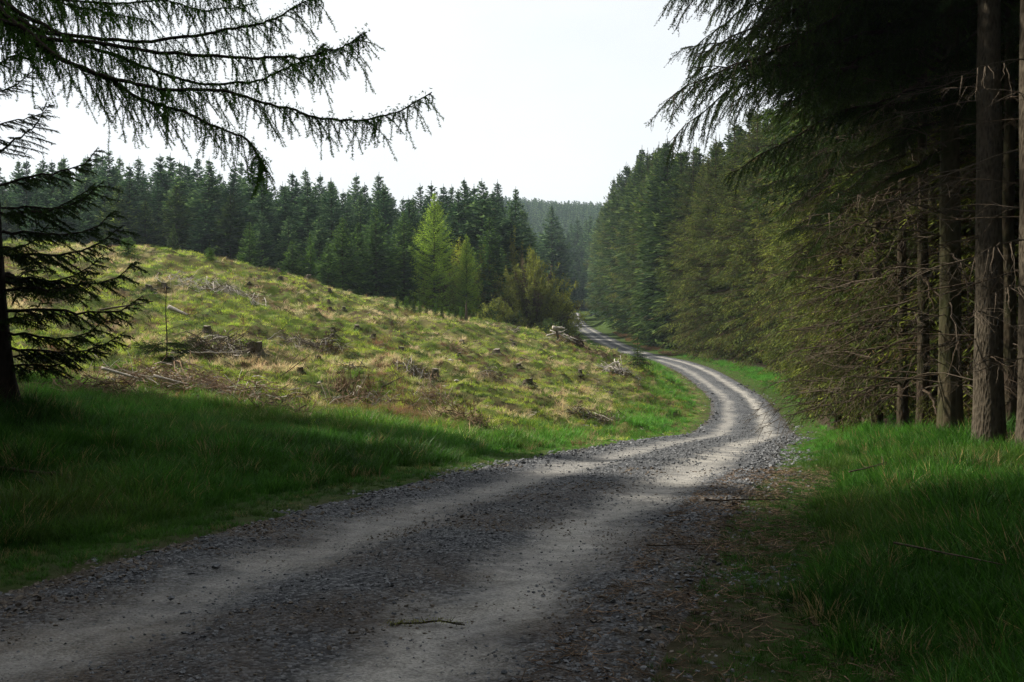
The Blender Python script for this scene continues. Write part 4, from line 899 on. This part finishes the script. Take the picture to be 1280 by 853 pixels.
pile('brush_pile', 620, 470, 240, 2.0, 1.0, .2, .3, 1.0, ('dead', 'bleached'), 'thin grey brash spread right of centre on the slope', 'brushwood', 12, .008)
pile('brush_pile', 572, 442, 150, 1.8, .8, .25, .25, .8, ('brush', 'dead_dark'), 'reddish brown brash below the small dark stump', 'brushwood', 13)
pile('brush_pile', 640, 415, 120, 2.0, .8, .2, .2, .7, ('dead', 'bleached'), 'pale litter on the crest left of the bleached roots', 'brushwood', 14)
pile('brush_pile', 775, 467, 90, 1.6, .8, .35, .4, 1.3, ('bleached', 'dead'), 'bleached crossing sticks near the inside of the road bend', 'brushwood', 15, .028)
pile('brush_pile', 765, 531, 110, 1.6, .5, .18, .3, 1.2, ('dead', 'bleached'), 'pale twigs in the grass just above the road bend', 'brushwood', 16, .013)
pile('brush_pile', 722, 520, 70, .9, .4, .15, .3, .9, ('dead_dark', 'bleached'), 'dark hollow with white sticks above the road', 'brushwood', 17, .014)
pile('brush_pile', 762, 497, 70, 1.0, .4, .15, .3, .9, ('dead', 'bleached'), 'small grey twig scatter below the crossing sticks', 'brushwood', 18, .012)
pile('brush_pile', 255, 445, 0 or 120, 1.6, .8, .3, .4, 1.4, ('dead_dark', 'dead'), 'dark brash around the foot of the bare sapling', 'brushwood', 19)
pile('brush_pile', 745, 445, 120, 1.8, .6, .25, .3, 1.0, ('brush', 'dead_dark'), 'brown root litter on the bank right of the bleached pile', 'brushwood', 20, .02)
pile('brush_pile', 722, 433, 90, 1.1, .5, .5, .3, .9, ('dead_dark', 'brush'), 'dark upturned root clump on the crest beside the road', 'root', 21, .04, .6)
pile('brush_pile', 520, 470, 90, 1.4, .5, .15, .3, 1.1, ('dead', 'bleached'), 'grey sticks beside the pale-topped low stump', 'brushwood', 22, .014)
pile('brush_pile', 445, 466, 80, 1.2, .5, .15, .3, 1.0, ('dead', 'bleached'), 'thin grey sticks above the stalk mound', 'brushwood', 23, .012)

def limb_acc(seed, L, r0, nsub=3, bend=.06, k=8):
    r = np.random.default_rng(seed); A = Acc(); n = 10; t = np.linspace(0, 1, n)
    p = np.c_[L*(t-.5), np.cumsum(r.normal(0, bend*L/5, n)), r0*.7+np.abs(np.cumsum(r.normal(0, bend*L/14, n)))]; A.tube(p, r0*(1-.55*t), k, 0, .5, True, .12, r)
    for j in range(nsub):
        f = .2+.7*r.random(); q = samp(p, np.array([f]))[0]; d = unit([r.choice([-.5, .8]), r.normal(0, .7), .45*r.random()]); g = np.linspace(0, 1, 5)[:, None]
        A.tube(q+d*L*(.12+.25*r.random())*g+np.cumsum(r.normal(0, .01*L, (5, 3)), 0), r0*.45*(1-.7*g[:, 0]), 5)
    return A
def limb(name, px, py, L, r0, rz, m, label, cat, seed, nsub=3, bend=.06, tilt=0, dz=0, dmin=3):
    x, y, z = hit(px, py, dmin); a = math.radians(rz); gx1 = gz(x+.3*math.cos(a), y+.3*math.sin(a)); gx0 = gz(x-.3*math.cos(a), y-.3*math.sin(a)); sl_ = math.atan2(gx1-gx0, .6) if abs(tilt) < .01 else tilt
    o = link(name, limb_acc(seed, L, r0, nsub, bend).mesh(name, [M[m]], True), None, (x, y, z+.02+dz), (0, -sl_, a)); return tag(o, label, cat)
o = limb('fallen_log', 222, 396, .95, .10, -14, 'bleached', 'short bleached log end showing white beside the bare sapling', 'log', 1, 0, .0, 0, .12, 20)
cx0 = Acc(); th = np.arange(10)*.6283; cx0.add(np.vstack([np.c_[0*th, np.cos(th)*.047, np.sin(th)*.047], [[0, 0, 0]]]), [(i, (i+1) % 10, 10) for i in range(10)])
link('cut_face', cx0.mesh('cut_face', [M['stump']]), o, (.479, 0, .07))
limb('fallen_log', 152, 392, 2.6, .05, -3, 'dead', 'long thin grey log lying left of the short bleached log', 'log', 2, 1, .03, 0, .15, 20)
limb('fallen_branch', 151, 484, 1.0, .045, 8, 'bleached', 'bleached stick with a dark end low behind the left spruce boughs', 'branch', 3, 0, .02, 0, .22, 14)
limb('fallen_branch', 255, 452, 2.3, .03, 25, 'bleached', 'long pale forked branch left of the mossy stump', 'branch', 4, 4, .07, 0, .2, 16)
limb('fallen_branch', 365, 482, 1.5, .018, -30, 'dead', 'thin grey branch leaning at the top of the shaded grass', 'branch', 5, 3, .05, .5, .35, 14)
limb('fallen_branch', 492, 487, .9, .022, 40, 'dead', 'thick grey stick right of the upright stems', 'branch', 6, 1, .04, .35, .15, 14)
limb('fallen_branch', 214, 490, .9, .04, 12, 'bleached', 'pale chunk of branch in the brown tangle', 'branch', 7, 0, .03, 0, .2, 14)
limb('fallen_branch', 35, 612, 1.3, .03, -6, 'dead_dark', 'dark branch lying in shaded grass at the left edge', 'branch', 8, 2, .05, 0, .15, 5)
limb('fallen_branch', 928, 634, .8, .010, -14, 'bark_dark', 'curved dark stick reaching from the right grass onto the gravel', 'branch', 9, 1, .14, 0, .03, 4)
limb('fallen_branch', 1085, 612, .85, .010, 40, 'dead', 'pale forked stick in the grass right of the bend', 'branch', 10, 3, .06, 0, .22, 6)
limb('fallen_branch', 1182, 742, .8, .008, -62, 'dead', 'straight brown stick lying in the dark grass at lower right', 'branch', 11, 0, .02, 0, .22, 3)
limb('fallen_branch', 1245, 545, 1.2, .014, 20, 'dead', 'dead twig leaning against the right tree bases', 'branch', 12, 3, .05, .6, .3, 6)
limb('fallen_branch', 848, 690, .5, .006, 5, 'dead_dark', 'fine dark twig crossing the right gravel edge', 'branch', 13, 1, .05, 0, .02, 4)
# bleached root pile by the road
x, y, z = hit(698, 429, 40)
e = bpy.data.objects.new('root_pile', None); col.objects.link(e); e.location = (x, y, z-.1); e.scale = (.85, .85, .78); tag(e, 'bleached upturned roots and logs piled on the crest above the road', 'root pile')
for i, (dx, dz_, L, r_, rz_, ty_) in enumerate([(-1.3, .35, 1.9, .07, 5, -4), (.3, .55, 2.2, .06, -20, 26), (-.2, .75, 1.5, .08, 30, -12), (0, 1.15, .9, .16, 10, 4), (.9, .5, 1.4, .05, -40, 20), (-.1, .5, 1.4, .09, 80, 60), (1.5, .3, 1.3, .05, 10, 12)]):
    link('root_limb', limb_acc(600+i, L, r_, 3, .09).mesh('root_limb', [M['bleached'] if i != 5 else M['stump']], True), e, (dx, 0, dz_), (0, math.radians(ty_), math.radians(rz_)))
link('root_twigs', stick_acc(620, 140, 2.8, 1.0, .5, .3, 1.1, .016, .5).mesh('root_twigs', [M['dead'], M['bleached']]), e)
# weathered snag on the crest and the bare sapling
x, y, z = hit(583, 402, 40)
tag(link('dead_snag', trunk_acc(1.5, .11, 5, .3, 8, n=8).mesh('dead_snag', [M['dead']], True), None, (x, y, z)), 'short weathered grey snag standing at the forest foot on the crest', 'snag')
x, y, z = hit(208, 455, 20)
e = bpy.data.objects.new('bare_sapling', None); col.objects.link(e); e.location = (x, y, z); tag(e, 'thin bare sapling with a tall straight stem and green skirt', 'sapling')
A = Acc(); zz = np.linspace(0, 2.2, 9); A.tube(np.c_[.02*np.sin(zz*3), 0*zz, zz], .015*(1-zz/3.4)+.005, 6); link('trunk', A.mesh('trunk', [M['bark_dark']], True), e)
for i, (z_, az, s_c, ti) in enumerate([(1.15, 20, .45, -34), (1.3, 160, .3, -20), (.9, -20, .4, -20), (1.6, 10, .3, -40), (.7, 190, .3, -25)]): link('dead_branch', DB[i % 3], e, (0, 0, z_), (0, math.radians(ti), math.radians(az)), s_c)
for i in range(14): link('branch', SB[i % 4], e, (0, 0, R_(.1, .6)), (0, math.radians(R_(-5, 25)), math.radians(i*26)), R_(.35, .62))
# self-sown and planted young conifers
SMALL = [conifer(700+i, H=1.4, R=.6, bare=.04, dz=.10, per=6, lat=7, leafL=.20, leafW=.05, sub=2, cone=.55).mesh('foliage', [M['young'] if i == 0 else M['spruce'], M['bark_dark'], M['brown']]) for i in range(3)]
STK = Acc(); STK.tube([(0, 0, -.05), (0, 0, .7), (0, 0, 1.4)], [.02, .014, .005], 5); STK = STK.mesh('trunk', [M['bark_dark']])
def sapling(px, py, s, k, label, group=None, dmin=20, ws=1.):
    x, y, z = hit(px, py, dmin); e = bpy.data.objects.new('spruce_sapling', None); col.objects.link(e); e.location = (x, y, z); tag(e, label, 'sapling', group)
    link('trunk', STK, e, sc=(s*ws, s*ws, s)); link('foliage', SMALL[k], e, rot=(0, 0, R_(0, 6)), sc=(s*ws, s*ws, s)); return e
sapling(797, 459, 1.05, 1, 'dark little spruce growing at the inside edge of the road bend', None, 30, 1.3)
sapling(160, 322, 1.0, 0, 'bright little spruce on the crest near the left boughs')
sapling(262, 330, .7, 0, 'tiny bright spruce on the crest left of the pale stick')
for i, px in enumerate((497, 508, 516, 524, 533, 545, 552, 561, 569, 576)):
    sapling(px+R_(-1, 1), float(np.interp(px, [490, 580], [387, 402])), R_(.55, .9), 0 if i % 2 else 1, '%s tiny planted spruce from the left along the crest below the tall larch' % ordinal(i), 'planted spruces along the crest', 40, .45)
# pale stones on the slope, single stones on the road
def rock(name, px, py, s, m, label, cat, seed, dz=0, dmin=3):
    x, y, z = hit(px, py, dmin); A = pebble(seed); sd, rz_, hw_ = road_info([x], [y])
    if abs(sd[0]) < hw_[0]: z = float(rz_[0])+.01
    return tag(link(name, A.mesh(name, [m]), None, (x, y, z+dz), (0, 0, seed), s), label, cat)
rock('pale_rock', 563, 455, .13, M['bleached'], 'larger pale stone in the middle of the slope', 'rock', 31, .08, 20)
rock('pale_rock', 571, 483, .11, M['bleached'], 'pale stone above the spiky nest of dead twigs', 'rock', 32, .08, 20)
rock('pale_rock', 399, 484, .09, M['bleached'], 'small pale stone above the shaded grass', 'rock', 33, .08, 20)
rock('pale_rock', 115, 377, .14, M['bleached'], 'white stone seen through the boughs of the left spruce', 'rock', 34, .1, 20)
rock('road_stone', 270, 713, .035, M['stone'], 'dark grey stone standing up on the left wheel track', 'stone', 35, .01)
rock('road_stone', 213, 753, .028, M['stone'], 'dark stone on the left part of the road nearer the camera', 'stone', 36, .01)
rock('road_stone', 432, 646, .034, M['stone'], 'grey stone near the left gravel edge', 'stone', 37, .01)
rock('road_stone', 630, 846, .020, M['stone'], 'smooth grey stone at the bottom centre of the road', 'stone', 38, .006)
rock('road_stone', 762, 832, .022, M['stone'], 'pale grey stone at the bottom right of the road', 'stone', 39, .006)
# mossy twig dropped on the right wheel track
x, y, z = hit(535, 785); sd, rz_, hw_ = road_info([x], [y])
e = bpy.data.objects.new('fallen_twig', None); col.objects.link(e); e.location = (x, y, float(rz_[0])+.012); e.rotation_euler = (0, 0, math.radians(-12)); tag(e, 'mossy larch twig lying across the pale right wheel track', 'twig')
r = np.random.default_rng(9); t = np.linspace(-.2, .2, 9); A = Acc(); pth = np.c_[t, .05*np.sin(t*9+.6)+.015*np.sin(t*31), .006+.006*np.cos(t*9)]; A.tube(pth, .0055*(1-np.abs(t)*1.5), 6)
for j in range(8):
    q = samp(pth, np.array([r.random()]))[0]; d = unit([r.normal(.4, .5), r.normal(0, .8), .15]); A.tube([q, q+d*.04, q+d*.09], [.003, .002, .001], 4)
link('stem', A.mesh('stem', [M['bark_dark']]), e); B = Acc(); n = 420; c = samp(pth, r.random(n)**1.6)+r.normal(0, 1, (n, 3))*[.02, .022, .005]+[0, 0, .006]; nd = unit(r.normal(0, 1, (n, 3))); B.leaves(c, nd, unit(np.cross(nd, r.normal(0, 1, (n, 3)))), .014, .0035, 0, r.random(n)); link('moss', B.mesh('moss', [M['olive']]), e)
# spoil heap at the far end of the road
r = np.random.default_rng(3); gxh, gyh = np.meshgrid(np.linspace(-3, 3, 40), np.linspace(-2, 2, 28)); hh = .95*np.exp(-((gxh/1.5)**2+(gyh/1.1)**2))*(.8+.5*vnoise(gxh+9, gyh, .6, 3, 3))+.5*np.exp(-(((gxh+1.6)/.9)**2+(gyh/.9)**2))-.12
x, y = at(752, 232); A = Acc(); b = (np.arange(27)[:, None]*40+np.arange(39)[None]).ravel(); A.add(np.c_[gxh.ravel(), gyh.ravel(), hh.ravel()], np.vstack([np.c_[b, b+1, b+41], np.c_[b, b+41, b+40]]))
tag(link('gravel_heap', A.mesh('gravel_heap', [M['stone']], True), None, (x, y, gz(x, y))), 'low grey gravel heap beside the far end of the road', 'gravel heap')

# fine litter nobody could count: twigs, bracken, bleached splinters
LT = [stick_acc(800+i, 7, .5, .3, .06, .15, .6, .009, .2).mesh('litter', [M[a], M[b]]) for i, (a, b) in enumerate((('brush', 'dead'), ('dead', 'bleached'), ('bleached', 'dead'), ('dead_dark', 'brush')))]
n = int(area(16, 72)*3.0); x, y = region(n, 16, 72); hm = hill_mask(x, y); k = rng.random(n) < hm*(1-wood_mask(x, y))*sstep(.4, .75, vnoise(x, y, 1.8, 60, 3)); x, y = x[k], y[k]; z = ground_z(x, y)+.05; n = len(x)
scatter('brush_litter', np.c_[x, y, z], np.c_[rng.normal(0, .15, n), rng.normal(0, .15, n), rng.random(n)*6.28], .3+.6*rng.random(n)**2, rng.choice(4, n, p=[.40, .27, .16, .17]), np.full((n, 3), .2), LT, 'scattered dead twigs and splinters left by felling on the mound', 'litter')
# bracken on the bank right of the far road
n = 700; y = 92+rng.random(n)*60; x = edge_x(y)-rng.random(n)*1.8+.2; k = vnoise(x, y, 5, 61, 2) > .45; x, y = x[k], y[k]; z = ground_z(x, y); n = len(x)
scatter('bracken', np.c_[x, y, z], np.c_[rng.normal(0, .2, n), rng.normal(0, .2, n), rng.random(n)*6.28], .9+.9*rng.random(n), rng.integers(0, 4, n), cols((.22, .13, .07), x, y, 3, .4, 62), ST, 'rusty dead bracken on the bank right of the far road', 'bracken')

n = 5200; y = 2.5+rng.random(n)*13; x = np.interp(y, RC[:, 1], RC[:, 0])+1.6+rng.random(n)**1.3*3.2; k = vnoise(x, y, .6, 70, 3)+.3*rng.random(n) > .5; x, y = x[k], y[k]; n = len(x)
sd, rz_, hw_ = road_info(x, y); z = np.where(np.abs(sd) < hw_, rz_+.01, ground_z(x, y)+.012)
TW = [stick_acc(820+i, 6, .09, .09, .01, .03, .13, .0022, .12).mesh('needle_litter', [M['brush' if i else 'dead_dark'], M['dead']]) for i in range(3)]
scatter('needle_litter', np.c_[x, y, z], np.c_[rng.normal(0, .1, n), rng.normal(0, .1, n), rng.random(n)*6.28], .6+.8*rng.random(n), rng.integers(0, 3, n), np.full((n, 3), .2), TW, 'brown twig litter on the right shoulder of the road', 'litter')
